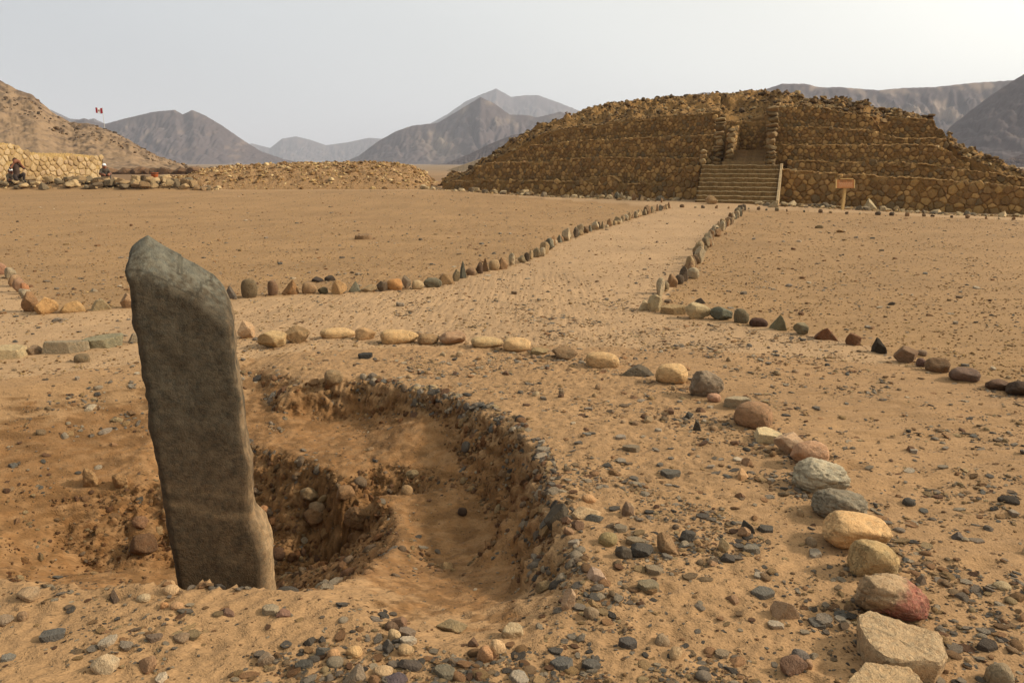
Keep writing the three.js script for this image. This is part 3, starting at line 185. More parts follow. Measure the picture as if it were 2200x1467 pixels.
// ------------------------------------------------------------------ ground sheet
{
  const axis = (fine0, fine1, step, lo, hi) => { const a = []; for (let v = fine0; v <= fine1 + 1e-9; v += step) a.push(v); let s = step, v = fine1; while (v < hi) { s = Math.min(s * 1.055, Math.max(0.25, (v - fine1) * 0.09 + step)); if (v > 30) s *= 1.25; v += s; a.push(Math.min(v, hi)); } s = step; v = fine0; const b = []; while (v > lo) { s = Math.min(s * 1.055, Math.max(0.25, (fine0 - v) * 0.09 + step)); if (v < -60) s *= 1.25; v -= s; b.push(Math.max(v, lo)); } return b.reverse().concat(a); };
  const X = axis(-2.5, 1.0, 0.0125, -16000, 16000), Z = axis(-6.3, -1.9, 0.0125, -16000, 800), nx = X.length, nz = Z.length;
  const pos = new Float32Array(nx * nz * 3), col = new Float32Array(nx * nz * 3), uv = new Float32Array(nx * nz * 2), idx = [];
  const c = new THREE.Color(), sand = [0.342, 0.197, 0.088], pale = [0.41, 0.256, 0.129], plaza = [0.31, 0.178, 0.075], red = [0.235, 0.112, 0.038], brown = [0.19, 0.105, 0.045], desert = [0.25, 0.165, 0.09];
  for (let j = 0; j < nz; j++) for (let i = 0; i < nx; i++) {
    const x = X[i], z = Z[j], k = j * nx + i, h = groundH(x, z, true, false), d = Math.hypot(x, z);
    pos.set([x, h, z], k * 3);
    if (d < 9) { const q = sstep(0.35, 1.0, pitSlope(x, z)); if (q > 0) { const e = 0.02, a = pitH(x - e, z) - pitH(x + e, z), f = pitH(x, z - e) - pitH(x, z + e), L = Math.hypot(a, 2 * e, f), s = q * scarpNoise(x, h, z); pos.set([x + (a / L) * s, h + ((2 * e) / L) * s, z + (f / L) * s], k * 3); } } uv.set([(x + (d < 9 ? h : 0)) / 2.4, (z - (d < 9 ? h : 0)) / 2.4], k * 2);
    let w = [...sand]; const mixc = (o, t) => { for (let n = 0; n < 3; n++) w[n] = lerp(w[n], o[n], t); };
    const inP = inside(PLAZA_LEFT, x, z) || inside(PLAZA_RIGHT, x, z);
    if (d > 5 && z < 0) { if (inP) mixc(plaza, 1); else if (d > 7 && d < 60) mixc(pale, 0.8); }
    const ph = pitH(x, z); if (ph < -0.03) mixc(red, sstep(0.10, 0.15, -ph - 0.16 * fbm2(x * 3.2, z * 3.2, 4)) * (0.7 + 0.3 * n2(x * 9, z * 9)));   // the dug subsoil is redder than the wind-blown sand, with a ragged edge, and its tone is darkened to carry some shaft shade
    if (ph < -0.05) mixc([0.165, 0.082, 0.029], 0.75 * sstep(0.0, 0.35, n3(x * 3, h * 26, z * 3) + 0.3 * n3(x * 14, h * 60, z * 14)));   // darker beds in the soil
    if (-z > 43) mixc(brown, sstep(43, 47, -z) * (1 - sstep(60, 120, -z)) * sstep(-2, -8, x) * 0.9);
    if (d > 60) mixc(desert, sstep(60, 200, d));
    const m = 1 + 0.11 * fbm2(x * 0.7 + 8, z * 0.7, 4) + 0.09 * fbm2(x * 4.3, z * 4.3 + 5, 3) + (d > 9 ? 0.16 * fbm2(x * 0.2, z * 0.42, 4) + 0.07 * fbm2(x * 1.3, z * 2.6, 2) : 0);
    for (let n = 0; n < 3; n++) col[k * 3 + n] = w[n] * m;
  }
  for (let j = 0; j < nz - 1; j++) for (let i = 0; i < nx - 1; i++) { const a = j * nx + i, b = a + 1, e = a + nx, f = e + 1; idx.push(a, e, b, b, e, f); }
  const g = new THREE.BufferGeometry(); g.setAttribute('position', new THREE.BufferAttribute(pos, 3)); g.setAttribute('color', new THREE.BufferAttribute(col, 3)); g.setAttribute('uv', new THREE.BufferAttribute(uv, 2)); g.setIndex(idx); g.computeVertexNormals();
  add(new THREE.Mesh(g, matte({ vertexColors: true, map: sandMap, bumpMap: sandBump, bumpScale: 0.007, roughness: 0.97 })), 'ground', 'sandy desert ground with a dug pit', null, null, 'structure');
  console.log('ground', nx, nz);
}
// ------------------------------------------------------------------ stones
function stoneGeo(type, seed, detail) {
  const R = rng(seed + 7), planes = [], dirs = (n, lo, hi) => { for (let i = 0; i < n; i++) { const y = 1 - (2 * (i + 0.5)) / n, a = i * 2.39996 + R() * 1.2, q = Math.sqrt(1 - y * y); planes.push([new THREE.Vector3(q * Math.cos(a) + (R() - 0.5) * 0.5, y + (R() - 0.5) * 0.4, q * Math.sin(a) + (R() - 0.5) * 0.5).normalize(), lerp(lo, hi, R())]); } };
  let p = 8, amp = 0.03, sq = [1, 1, 1], fr = 1.6;
  const pl = (x, y, z, d) => planes.push([new THREE.Vector3(x, y, z).normalize(), d]);
  const ee = type === 'egg' ? lerp(2.2, 2.7, R()) : type === 'bould' || type === 'rough' || type === 'red' ? lerp(2.5, 3.1, R()) : 0, taper = (R() - 0.5) * 0.5;
  if (type === 'egg') { dirs(3, 0.88, 1); p = 9; amp = 0.07; fr = 0.9; }
  else if (type === 'bould') { dirs(5, 0.72, 0.95); p = 16; amp = 0.09; fr = 1; }
  else if (type === 'rough' || type === 'red') { dirs(5, 0.78, 1); p = 12; amp = 0.12; fr = 1.5; }
  else if (type === 'block') { dirs(11, 0.46, 0.82); p = 26; amp = 0.05; fr = 2.2; }
  else if (type === 'wedge') { const a = (R() - 0.5) * 0.9, k = lerp(0.5, 0.9, R()); pl(1, k, a, lerp(0.32, 0.44, R())); pl(-1, lerp(0.4, 1.1, R()), -a, lerp(0.32, 0.44, R())); pl(a, lerp(0.1, 0.4, R()), 1, lerp(0.4, 0.55, R())); pl(-a, 0.3, -1, 0.5); pl(0, -1, 0, 0.5); pl((R() - 0.5) * 1.2, 1, (R() - 0.5) * 1.2, lerp(0.24, 0.38, R())); p = 22; amp = 0.06; fr = 2.2; dirs(5, 0.6, 0.8); }
  else if (type === 'spike') { const a = R() * 3; for (let i = 0; i < 4; i++) pl(Math.cos(a + i * 1.571 + R() * 0.5), 0.35, Math.sin(a + i * 1.571 + R() * 0.5), 0.4); pl(0, -1, 0, 0.6); dirs(4, 0.6, 0.8); p = 24; amp = 0.06; fr = 2.2; }
  else { const a = R() * 3, m = 5 + Math.floor(R() * 3); for (let i = 0; i < m; i++) pl(Math.cos(a + (i + R() * 0.55) * (6.283 / m)), (R() - 0.5) * 0.7, Math.sin(a + (i + R() * 0.55) * (6.283 / m)), lerp(0.55, 0.85, R())); pl((R() - 0.5) * 0.2, 1, (R() - 0.5) * 0.2, 0.3); pl((R() - 0.5) * 0.2, -1, (R() - 0.5) * 0.2, 0.3); p = 44; amp = 0.022; fr = 3; }
  let g = new THREE.IcosahedronGeometry(1, detail); g.deleteAttribute('uv'); g.deleteAttribute('normal'); g = mergeVertices(g, 1e-4);
  const P = g.attributes.position, v = new THREE.Vector3(), mn = [9, 9, 9], mx = [-9, -9, -9], s0 = seed * 3.71;
  for (let i = 0; i < P.count; i++) {
    v.fromBufferAttribute(P, i).normalize(); let s = 1;
    for (const [n, d] of planes) { const q = n.dot(v) / d; if (q > 0) s += Math.pow(q, p); }
    if (ee) { s -= 1; const q = Math.pow(Math.abs(v.x) ** ee + Math.abs(v.y) ** ee + Math.abs(v.z) ** ee, 1 / ee); s += Math.pow(q, p); }
    let r = Math.pow(s, -1 / p); r *= 1 + amp * fbm3(v.x * fr + s0, v.y * fr, v.z * fr, 3) + (detail > 5 ? amp * 0.35 * n3(v.x * 9 + s0, v.y * 9, v.z * 9) : 0);
    if (type === 'rough') { const w = n3(v.x * 1.1 + s0, v.y * 4.2 + v.x * 2, v.z * 1.1); r *= 1 - 0.07 * Math.pow(1 - Math.abs(w), 8); }
    if (type === 'red') { const w = v.y * 0.8 - v.x * 0.35 - 0.42 + 0.06 * n3(v.x * 3, v.y * 3, v.z * 3); r *= 1 - 0.075 * Math.exp(-((w / 0.05) ** 2)) * (v.x < 0.25 ? 1 : 0.2); const q = n3(v.x * 7 + 5, v.y * 7, v.z * 7); if (q > 0.62) r *= 1 - 0.12 * (q - 0.62); }
    if (type === 'slab' && detail > 5) r *= 1 + 0.02 * n3(v.x * 5, v.y * 18, v.z * 5);
    v.multiplyScalar(r); if (ee) { const q = 1 + taper * v.x; v.y *= q; v.z *= q; } P.setXYZ(i, v.x, v.y, v.z);
    for (let k = 0; k < 3; k++) { const q = v.getComponent(k); mn[k] = Math.min(mn[k], q); mx[k] = Math.max(mx[k], q); }
  }
  for (let i = 0; i < P.count; i++) P.setXYZ(i, (P.getX(i) - (mn[0] + mx[0]) / 2) / (mx[0] - mn[0]), (P.getY(i) - mn[1]) / (mx[1] - mn[1]), (P.getZ(i) - (mn[2] + mx[2]) / 2) / (mx[2] - mn[2]));
  return g;
}
const finish = (g, type) => { if (['block', 'wedge', 'spike', 'slab', 'flat'].includes(type)) return toCreasedNormals(g, 0.42); g.computeVertexNormals(); return g; };
function placeStone([x, z, w, h, d, type, colour, seed, label], name, category, group, opts = {}) {
  const R = rng(seed * 13 + 5), dist = Math.hypot(x, z), det = opts.detail ?? (dist < 4.6 ? (w > 0.12 ? 15 : 10) : dist < 10 ? (w > 0.15 ? 11 : 8) : 5);
  let g = stoneGeo(type, seed, det); const sink = opts.sink ?? (type === 'slab' || type === 'flat' ? 0.22 : 0.14), H = h / (1 - sink);
  g.scale(w, H, d); g.translate(0, -sink * H, 0); g = finish(g, type); boxUV(g, opts.uv ?? 0.35);
  let material = rock(colour, dist < 5 ? 0.006 : 0.01);
  if (type === 'red') {
    const P = g.attributes.position, c = new Float32Array(P.count * 3), a = hex(colour), b = new THREE.Color().setRGB(0.33, 0.095, 0.065);
    for (let i = 0; i < P.count; i++) { const X = P.getX(i) / w, Y = P.getY(i) / H, t = sstep(-0.05, 0.14, X * 0.9 - (Y - 0.42) * 0.45 + 0.06 + 0.12 * fbm3(P.getX(i) * 30, P.getY(i) * 30, P.getZ(i) * 30, 3)) * (0.72 + 0.28 * n3(P.getX(i) * 90, P.getY(i) * 90, P.getZ(i) * 90)), q = 1 + 0.12 * n3(P.getX(i) * 60, P.getY(i) * 60, P.getZ(i) * 60); c.set([lerp(a.r, b.r, t) * q, lerp(a.g, b.g, t) * q, lerp(a.b, b.b, t) * q], i * 3); }
    g.setAttribute('color', new THREE.BufferAttribute(c, 3)); material = vertexRock;
  }
  const m = new THREE.Mesh(g, material); m.position.set(x, groundH(x, z) + (opts.lift ?? 0), z);
  m.rotation.y = opts.yaw ?? Math.atan2(x, -z) * -1 + (R() - 0.5) * 0.3;
  if (opts.tilt) { const n = normalAt(x, z, w * 0.5); m.quaternion.premultiply(new THREE.Quaternion().setFromUnitVectors(new THREE.Vector3(0, 1, 0), n)); }
  return add(m, name, label, category, group);
}
function slabGeo(outline, thick, seed) {                 // flat broken slab: outline in metres, irregular top, rough undercut sides
  let cx = 0, cz = 0; for (const [x, z] of outline) { cx += x / outline.length; cz += z / outline.length; }
  const n = 72, P = [], L = []; let tot = 0; for (let i = 0; i < outline.length; i++) { const a = outline[i], q = outline[(i + 1) % outline.length]; L.push(tot); tot += Math.hypot(q[0] - a[0], q[1] - a[1]); }
  for (let k = 0; k < n; k++) { const t = (tot * k) / n; let i = L.length - 1; while (L[i] > t) i--; const a = outline[i], q = outline[(i + 1) % outline.length], f = (t - L[i]) / Math.hypot(q[0] - a[0], q[1] - a[1]); P.push([lerp(a[0], q[0], f) - cx, lerp(a[1], q[1], f) - cz]); }
  const rings = [[0.25, 0], [0.5, 0], [0.72, 0], [0.88, 0], [0.965, -0.002], [1, -0.012], [0.995, -0.03], [0.97, -0.055], [0.93, -thick], [0.9, -thick - 0.06]], pos = [0, 0, 0], idx = [];
  rings.forEach(([f, y], ri) => P.forEach(([x, z]) => { const w = f + (ri > 3 ? 0.025 * n3(x * 30 + seed, y * 60, z * 30) : 0); pos.push(x * w, y + 0.006 * fbm2(x * f * 14 + seed, z * f * 14, 3) + (ri < 6 ? 0.003 * n2(x * f * 50, z * f * 50) : 0), z * w); }));
  for (let k = 0; k < n; k++) { const j = (k + 1) % n; idx.push(0, 1 + j, 1 + k); for (let ri = 0; ri < rings.length - 1; ri++) { const a = 1 + ri * n; idx.push(a + k, a + j, a + n + j, a + k, a + n + j, a + n + k); } }
  let g = meshGeo(pos, idx); if (g.attributes.normal.getY(0) < 0) { for (let i = 0; i < idx.length; i += 3) [idx[i], idx[i + 1]] = [idx[i + 1], idx[i]]; g = meshGeo(pos, idx); }
  return { g: boxUV(toCreasedNormals(g, 0.6), 0.3), cx, cz };
}
SLABS.forEach((o, i) => { const { g, cx, cz } = slabGeo(o, 0.075, i * 9 + 2), m = new THREE.Mesh(g, rock(RING[i][6], 0.008)); m.position.set(cx, [0.075, 0.088][i], cz); m.rotation.set(0.03, 0, -0.03); add(m, 'ring_stone', RING[i][8], 'stone', 'stones of the ring around the pit'); });
// hand-set tilt of the big slab and the oval boulders of the ring
RING.forEach((s, i) => { if (i < 2) return; const m = placeStone(s, 'ring_stone', 'stone', 'stones of the ring around the pit', { sink: i === 1 ? 0.1 : i === 16 || i === 23 || i === 25 ? 0.2 : undefined, yaw: [-0.2, -0.35, -0.35, -0.2, -0.2, -0.5, -0.4][i] }); if (i === 1) { m.rotation.x = 0.16; m.rotation.z = -0.05; m.position.y += 0.012; } if (i === 2) m.rotation.z = -0.12; });
CURVE_ROW.forEach((s) => placeStone(s, 'border_stone', 'stone', 'stones of the curving row right of the path'));
FRONT_ROW.forEach((s) => placeStone(s, 'border_stone', 'stone', 'stones of the front row left of the path'));
LEFT_ROW.forEach((s) => placeStone(s, 'border_stone', 'stone', 'stones of the left row'));
LOOSE.forEach((s) => placeStone(s, 'loose_stone', 'stone', 'loose stones on the sand', { tilt: pitSlope(s[0], s[1]) > 0.15, sink: s[5] === 'flat' ? 0.4 : 0.28, yaw: (s[7] * 1.7) % 6.28 > 3 ? 0.2 : -0.2 }));
console.log('traced stones');
const ordinal = (i) => i + (i % 100 > 10 && i % 100 < 14 ? 'th' : ['th', 'st', 'nd', 'rd', 'th', 'th', 'th', 'th', 'th', 'th'][i % 10]);
function alongLine(line, gap, fn) { let i = 1, carry = 0, n = 0; for (let k = 0; k < line.length - 1; k++) { const [ax, az] = line[k], [bx, bz] = line[k + 1], L = Math.hypot(bx - ax, bz - az); let s = carry; while (s < L) { fn(lerp(ax, bx, s / L), lerp(az, bz, s / L), ++n, Math.atan2(bx - ax, bz - az)); s += gap(n); } carry = s - L; } }
const upright = [['8c7a5c', 'grey tan'], ['7a5f42', 'brown'], ['a5896050'.slice(0, 6), 'pale tan'], ['6c6656', 'grey'], ['94704a', 'rusty tan'], ['5a4a3a', 'dark brown'], ['b09c7c', 'pale']];
const kinds = { block: 'block', spike: 'pointed stone', egg: 'rounded stone', wedge: 'wedge', rough: 'rough stone', bould: 'boulder' };
function edgeRow(line, seed, gap, size, group, phrase, types = ['block', 'spike', 'egg', 'rough', 'block', 'rough', 'bould', 'block']) {
  const R = rng(seed); let big = 0;
  alongLine(line, () => gap * lerp(0.7, 1.35, R()), (x, z, n) => {
    const [c, cn] = upright[Math.floor(R() * upright.length)], type = types[Math.floor(R() * types.length)], k = lerp(0.7, 1.4, R());
    const w = size * k * lerp(0.75, 1.2, R()), h = size * k * (type === 'egg' || types.length < 6 ? 0.8 : lerp(0.9, 1.6, R()));
    placeStone([x + (R() - 0.5) * 0.12, z + (R() - 0.5) * 0.12, w, h, w * lerp(0.6, 1, R()), type, c, seed * 50 + n, `${cn} ${kinds[type]}, ${ordinal(n)} ${phrase}`], 'border_stone', 'stone', group, { detail: 6, yaw: R() * 6.28 });
  });
}
edgeRow(PATH_LEFT, 31, 0.25, 0.14, 'stones along the left edge of the path', 'from the near end of the path\'s left edge');
edgeRow(PATH_RIGHT, 32, 0.28, 0.145, 'stones along the right edge of the path', 'from the near end of the path\'s right edge');
edgeRow(FAR_ROW, 33, 0.42, 0.16, 'stones of the far plaza border', 'from the left in the far plaza border');
edgeRow(FOOT_ROW, 34, 0.42, 0.12, 'stones at the foot of the pyramid stair', 'from the left in the border at the pyramid foot', ['block', 'egg', 'rough', 'egg', 'block']);
// ------------------------------------------------------------------ standing stone
{
  const hw = 0.2, hh = 1.15, hd = 0.105, r = 0.036; let g = new THREE.BoxGeometry(2 * hw, 2 * hh, 2 * hd, 40, 190, 22); g.deleteAttribute('uv'); g.deleteAttribute('normal'); g = mergeVertices(g, 1e-5);
  const P = g.attributes.position, byY = (a) => a.map(([x, y]) => [y, x]).sort((p, q) => p[0] - q[0]), left = byY(STELA.left), right = byY(STELA.right), bottom = -0.97, cx = -1.41, cz = -3.47, yaw = 0.27, col = [];
  const v = new THREE.Vector3(), q = new THREE.Vector3(), dark = [0.055, 0.040, 0.023], green = [0.09, 0.071, 0.045], brown = [0.092, 0.051, 0.022], tan = [0.30, 0.19, 0.095], topGrey = [0.128, 0.112, 0.078];
  for (let i = 0; i < P.count; i++) {
    v.fromBufferAttribute(P, i); q.set(clamp(v.x, -hw + r, hw - r), clamp(v.y, -hh + r, hh - r), clamp(v.z, -hd + r, hd - r)); v.sub(q).normalize().multiplyScalar(r).add(q);
    const s = v.x / hw, d = v.z / hd, a = (v.y + hh) / (2 * hh), xg = lerp(-1.66, -1.25, (s + 1) / 2), top = lerp(poly(STELA.front, xg), poly(STELA.back, xg), (1 - d) / 2);
    let y = bottom + a * (top - bottom); const e = fbm3(s * 0.45 + 3, y * 2.2, d * 0.3, 3);
    let x = lerp(poly(left, y), poly(right, y), (s + 1) / 2) + 0.012 * fbm2(y * 3 + (s > 0 ? 9 : 0), s, 2);
    const low = sstep(0.04, -0.14, y) * sstep(0.7, 1, s);            // the chipped foot on the right turns its face to the side
    let dz = (v.z * (1 + 0.25 * sstep(0.9, -0.4, y))) + 0.009 * e - 0.06 * low; dz += 0.0012 * n3(x * 27, y * 27, v.z * 27); x += 0.009 * sstep(0.8, 1, Math.abs(s)) * Math.sign(s) * (fbm3(y * 11, d * 1.5 + s, 5, 3) - 0.6 * Math.max(0, n3(y * 5, d, s * 3) - 0.35));
    const lx = (x - cx) * 0.95, c = Math.cos(yaw), sn = Math.sin(yaw);
    P.setXYZ(i, lx * c + dz * sn, y, -lx * sn + dz * c);
    const f = 0.5 + 0.5 * fbm3(x * 5, y * 5, d, 3), band = Math.exp(-(((y - 0.06 - 0.06 * s * -1 - 0.02 * n2(x * 6, y * 3)) / 0.022) ** 2)) + 0.5 * Math.exp(-(((y - 0.15 + 0.05 * s) / 0.018) ** 2)), lo = sstep(0.75, 0.1, y + 0.15 * f), sp = 1 + 0.14 * n3(x * 31, y * 31, v.z * 31) + 0.16 * n3(x * 13, y * 11, v.z * 13), cap = sstep(-0.04, 0.05, y - 1.16 + 0.42 * (x + 1.6) + 0.09 * fbm3(x * 9, y * 9, d, 3) + 0.05 * n3(x * 38, y * 38, v.z * 38)), w = [0, 1, 2].map((k) => lerp(lerp(lerp(lerp(dark[k], green[k], f), brown[k], lo * (0.35 + 0.5 * f)), topGrey[k], cap), tan[k], clamp(0.38 * band * (0.4 + 0.7 * f) + 0.8 * low * sstep(0.5, 1.0, s) + 0.5 * sstep(0.86, 1, s) * sstep(0.3, 0.6, f), 0, 1)) * sp);  // paler grey towards the slanted top, with a ragged lower boundary
    col.push(...w);
  }
  g.setAttribute('color', new THREE.Float32BufferAttribute(col, 3)); g.computeVertexNormals(); boxUV(g, 0.37);
  const m = new THREE.Mesh(g, matte({ vertexColors: true, map: rockMap, bumpMap: rockBump, bumpScale: 0.0035, roughness: 0.9 })); m.position.set(cx, 0, cz);
  add(m, 'standing_stone', 'tall dark grey standing stone with a slanted top, rising from the pit', 'monolith');
}
// ------------------------------------------------------------------ gravel, pebbles and small loose stones
const slate = ['857a6e', '6c645c', '94887a', '564f49', 'a09280', '7a6e62', 'ac9c88', '74706a', '928476', '625c56', 'b0a08a'], tans = ['a4865f', '967653', 'ae906a', '8a6c4e', 'a47e5c', '8e785e', '9c8062', 'b09874'], reds = ['8c6a4c', '7c5c44', '9a7654', '705440', '98805f', '84705c'];
const variants = { flake: [0, 1, 2, 3, 4, 5].map((i) => stoneGeo('flat', 500 + i, 4)), pebble: [0, 1, 2].map((i) => stoneGeo('egg', 520 + i, 3)), chip: [0, 1, 2, 3].map((i) => stoneGeo(i % 2 ? 'wedge' : 'block', 540 + i, 3)) };
for (const k of Object.keys(variants)) variants[k] = variants[k].map((g) => { g.translate(0, -0.35, 0); const q = finish(g, k === 'pebble' ? 'egg' : 'flat'); return boxUV(q, 1.1); });
const stuffMat = matte({ color: 0xffffff, map: rockMap, bumpMap: rockBump, bumpScale: 0.01, roughness: 0.93 });
function scatter(name, label, category, items) {        // items: [x, y, z, sx, sy, sz, normal, yaw, hex, family]
  const byGeo = new Map(), R = rng(9);
  for (const it of items) { const fam = variants[it[9]], g = fam[Math.floor(R() * fam.length)]; if (!byGeo.has(g)) byGeo.set(g, []); byGeo.get(g).push(it); }
  const M = new THREE.Matrix4(), q = new THREE.Quaternion(), q2 = new THREE.Quaternion(), up = new THREE.Vector3(0, 1, 0), c = new THREE.Color(), out = [];
  for (const [g, list] of byGeo) {
    const im = new THREE.InstancedMesh(g, stuffMat, list.length);
    list.forEach((it, i) => { q.setFromUnitVectors(up, it[6]).multiply(q2.setFromAxisAngle(up, it[7])); M.compose(new THREE.Vector3(it[0], it[1], it[2]), q, new THREE.Vector3(it[3], it[4], it[5])); im.setMatrixAt(i, M); c.set('#' + it[8]).multiplyScalar(0.8 + 0.4 * R()); c.g *= 0.93; c.b *= 0.8; im.setColorAt(i, c); });
    out.push(im);
  }
  return out;
}
const UP = new THREE.Vector3(0, 1, 0);
function jitterNormal(n, R, k) { return new THREE.Vector3(n.x + (R() - 0.5) * k, n.y, n.z + (R() - 0.5) * k).normalize(); }
const pickOf = (a, R) => a[Math.floor(R() * a.length)];
{
  const R = rng(2024), fine = [], coarse = [];
  function density(x, z) {
    const ph = pitH(x, z), d = Math.hypot(x, z); let k;
    if (inside(PLAZA_RIGHT, x, z)) k = 0.16; else if (inside(PLAZA_LEFT, x, z)) k = 0.12; else if (z < -9.5) k = 0.2; else k = x > 0.2 ? 0.95 : x > -1.9 || z > -3 ? 0.7 : 0.4;
    if (ph < -0.05) k = x > -0.85 ? 0.1 : 0.25; else if (z > -3.1 && x < 0.1) k = z > -2.42 && x > -0.9 ? 0.95 : 0.26; else if (x < -1.3 && z < -5.3) k = 0.26; else if (x > -1.25 && x < 0.5 && z < -5.5 && z > -6.6) k = 1.2;
    const patch = sstep(-0.35, 0.55, fbm2(x * 1.1 + 3, z * 1.1, 3) + 0.25 * n2(x * 5, z * 5)); return k * (0.12 + 1.5 * patch * patch);
  }
  const drop = (x, z, size, fam, colour, list, flat, lift = 0) => { const n = normalAt(x, z, 0.025), y = groundH(x, z); const sx = size * lerp(0.75, 1.3, R()), sz = size * lerp(0.6, 1.1, R()), sy = size * flat; list.push([x, y + sy * lift, z, sx, sy, sz, jitterNormal(n, R, 0.25), R() * 6.28, colour, fam]); };
  for (let i = 0; i < 300000; i++) {                          // chips and flakes, thinning out with distance
    const d = 1.9 + 12 * Math.pow(R(), 1.5), a = (R() - 0.5) * 1.55, x = Math.sin(a) * d, z = -Math.cos(a) * d; if (R() > density(x, z) * (d < 6 ? 0.62 : 1)) continue;
    if (x > -2 && x < -0.9 && z < -3.1 && z > -3.9) continue;
    const s = Math.min(0.055, 0.0078 * Math.pow(R() + 0.009, -0.5)) * (inside(PLAZA_LEFT, x, z) || inside(PLAZA_RIGHT, x, z) ? 0.75 : 1), t = R();
    const fam = t < 0.68 ? 'flake' : t < 0.84 ? 'pebble' : 'chip', colour = fam === 'pebble' ? pickOf(R() < 0.75 ? tans : slate, R) : pickOf(R() < 0.5 ? slate : R() < 0.6 ? tans : reds, R);
    drop(x, z, s, fam, colour, fine, fam === 'flake' ? lerp(0.12, 0.28, R()) : fam === 'pebble' ? lerp(0.35, 0.6, R()) : lerp(0.3, 0.6, R()), fam === 'flake' ? lerp(-0.3, 0.2, R()) : lerp(-0.25, 0.05, R()));
  }
  for (let i = 0; i < 42000; i++) {                           // dark specks over the two plazas and the path
    const d = 9 + 33 * Math.pow(R(), 1.2), a = (R() - 0.5) * 1.5, x = Math.sin(a) * d, z = -Math.cos(a) * d, inP = inside(PLAZA_LEFT, x, z) || inside(PLAZA_RIGHT, x, z); if (z < -43 || (x > 4 && z < -30) || R() > (inP ? 0.55 : 0.16)) continue;
    drop(x, z, Math.min(0.12, 0.013 * Math.pow(R() + 0.008, -0.44)), R() < 0.6 ? 'flake' : 'chip', pickOf(R() < 0.6 ? slate : reds, R), coarse, lerp(0.25, 0.6, R()), 0.1);
  }
  for (let i = 0; i < 90000; i++) {                           // sand clods and grit on the plazas
    const d = 7 + 30 * Math.pow(R(), 1.3), a = (R() - 0.5) * 1.5, x = Math.sin(a) * d, z = -Math.cos(a) * d; if (z < -40 || (x > 4 && z < -29.5) || R() > (inside(PLAZA_LEFT, x, z) || inside(PLAZA_RIGHT, x, z) ? 0.9 : 0.35)) continue;
    drop(x, z, lerp(0.008, 0.03, R() ** 2), 'chip', pickOf(['9c7a50', 'b0905f', '80603e', 'c0a274', '8c6c48', 'a88660'], R), coarse, lerp(0.3, 0.6, R()), 0);
  }
  const scarp = [], shaft = [];
  for (let i = 0; i < 90000; i++) {                           // stony layers in the pit walls
    const x = lerp(-3.4, 0.6, R()), z = lerp(-6.3, -2.7, R()), s = pitSlope(x, z), ph = pitH(x, z); if (x > -1.75 && x < -1.05 && z < -3.2 && z > -3.75) continue;
    if (ph > -0.34) {
      const lip = s > (x < -1.6 ? 0.26 : 0.55) || (ph > -0.05 && pitSlope(x - 0.07, z + 0.05) > 0.6); if (!lip) continue; const keep = x > -1.2 ? (ph > -0.13 ? 0.8 : 0.14) : 0.16 * (fbm2(x * 3, z * 3, 2) > -0.05 ? 1.6 : 0.3); if (R() > keep * 0.62 * (0.1 + 1.5 * sstep(-0.25, 0.5, fbm2(x * 3.3 + 7, z * 3.3, 2) + 0.3 * n2(x * 9, z * 9)))) continue;
      const q = Math.min(0.085, 0.015 * Math.pow(R() + 0.025, -0.5)), t = R(); drop(x, z, q, t < 0.5 ? 'chip' : t < 0.85 ? 'flake' : 'pebble', pickOf(R() < 0.55 ? slate : R() < 0.5 ? tans : reds, R), scarp, t < 0.5 ? lerp(0.4, 0.7, R()) : t < 0.85 ? 0.3 : 0.6, -0.08);
    } else if (s > 0.3 && R() < 0.085 * (x > -1.9 ? 1.1 : 0.6)) { const q = Math.min(0.085, 0.012 * Math.pow(R() + 0.015, -0.5)); drop(x, z, q, R() < 0.5 ? 'pebble' : 'chip', pickOf(R() < 0.75 ? reds : tans, R), shaft, lerp(0.5, 0.8, R()), -0.1); }
  }
  const crumbs = []; for (let i = 0; i < 120000; i++) { const x = lerp(-3.4, 0.6, R()), z = lerp(-6.3, -2.7, R()), s = pitSlope(x, z); if (s < (x > -0.8 && z > -4.3 ? 0.85 : x < -1.8 ? 0.6 : 0.35) || pitH(x, z) > -0.03 || R() > (0.06 + 0.3 * sstep(0.3, 1, s)) * (0.25 + 1.3 * sstep(-0.2, 0.4, fbm2(x * 4 + 2, z * 4, 2)))) continue; if (x > -1.75 && x < -1.05 && z < -3.2 && z > -3.75) continue; const q = Math.min(0.06, 0.0085 * Math.pow(R() + 0.006, -0.46)); drop(x, z, q, 'chip', pickOf(['8a6240', '7c5636', '9c744c', '6e4e34', 'a8845c', '80684e'], R), crumbs, lerp(0.5, 0.9, R()), -0.1); }
  const put = (name, label, items) => scatter(name, label, 'gravel', items).forEach((o) => add(o, name, label, 'gravel', null, 'stuff'));
  put('gravel', 'gravel of slate flakes, chips and pebbles strewn over the sand', fine);
  put('plaza_gravel', 'sparse chips and grit strewn over the plaza sand', coarse);
  put('pit_edge_rubble', 'dark stones packed along the upper walls of the pit', scarp);
  put('pit_soil_crumbs', 'crumbly soil lumps and grit on the steep pit walls', crumbs);
  put('pit_wall_cobbles', 'reddish round cobbles set in the deep shaft wall', shaft);
  console.log('gravel', fine.length, coarse.length, scarp.length, shaft.length);
  // the larger loose stones, one by one
  const zones = [['on the sand right of the pit inside the ring', 0.15, 1.35, -5.6, -2.3], ['on the sand outside the ring at the right', 1.75, 4.6, -8, -2.6], ['on the sand below the pit near the viewer', -2.4, 0.1, -2.6, -2.15], ['on the mound between the pit and the far ring', -1.1, 0.4, -6.7, -5.9], ['on the left sand inside the ring', -3.6, -1.6, -6.9, -5.6]];
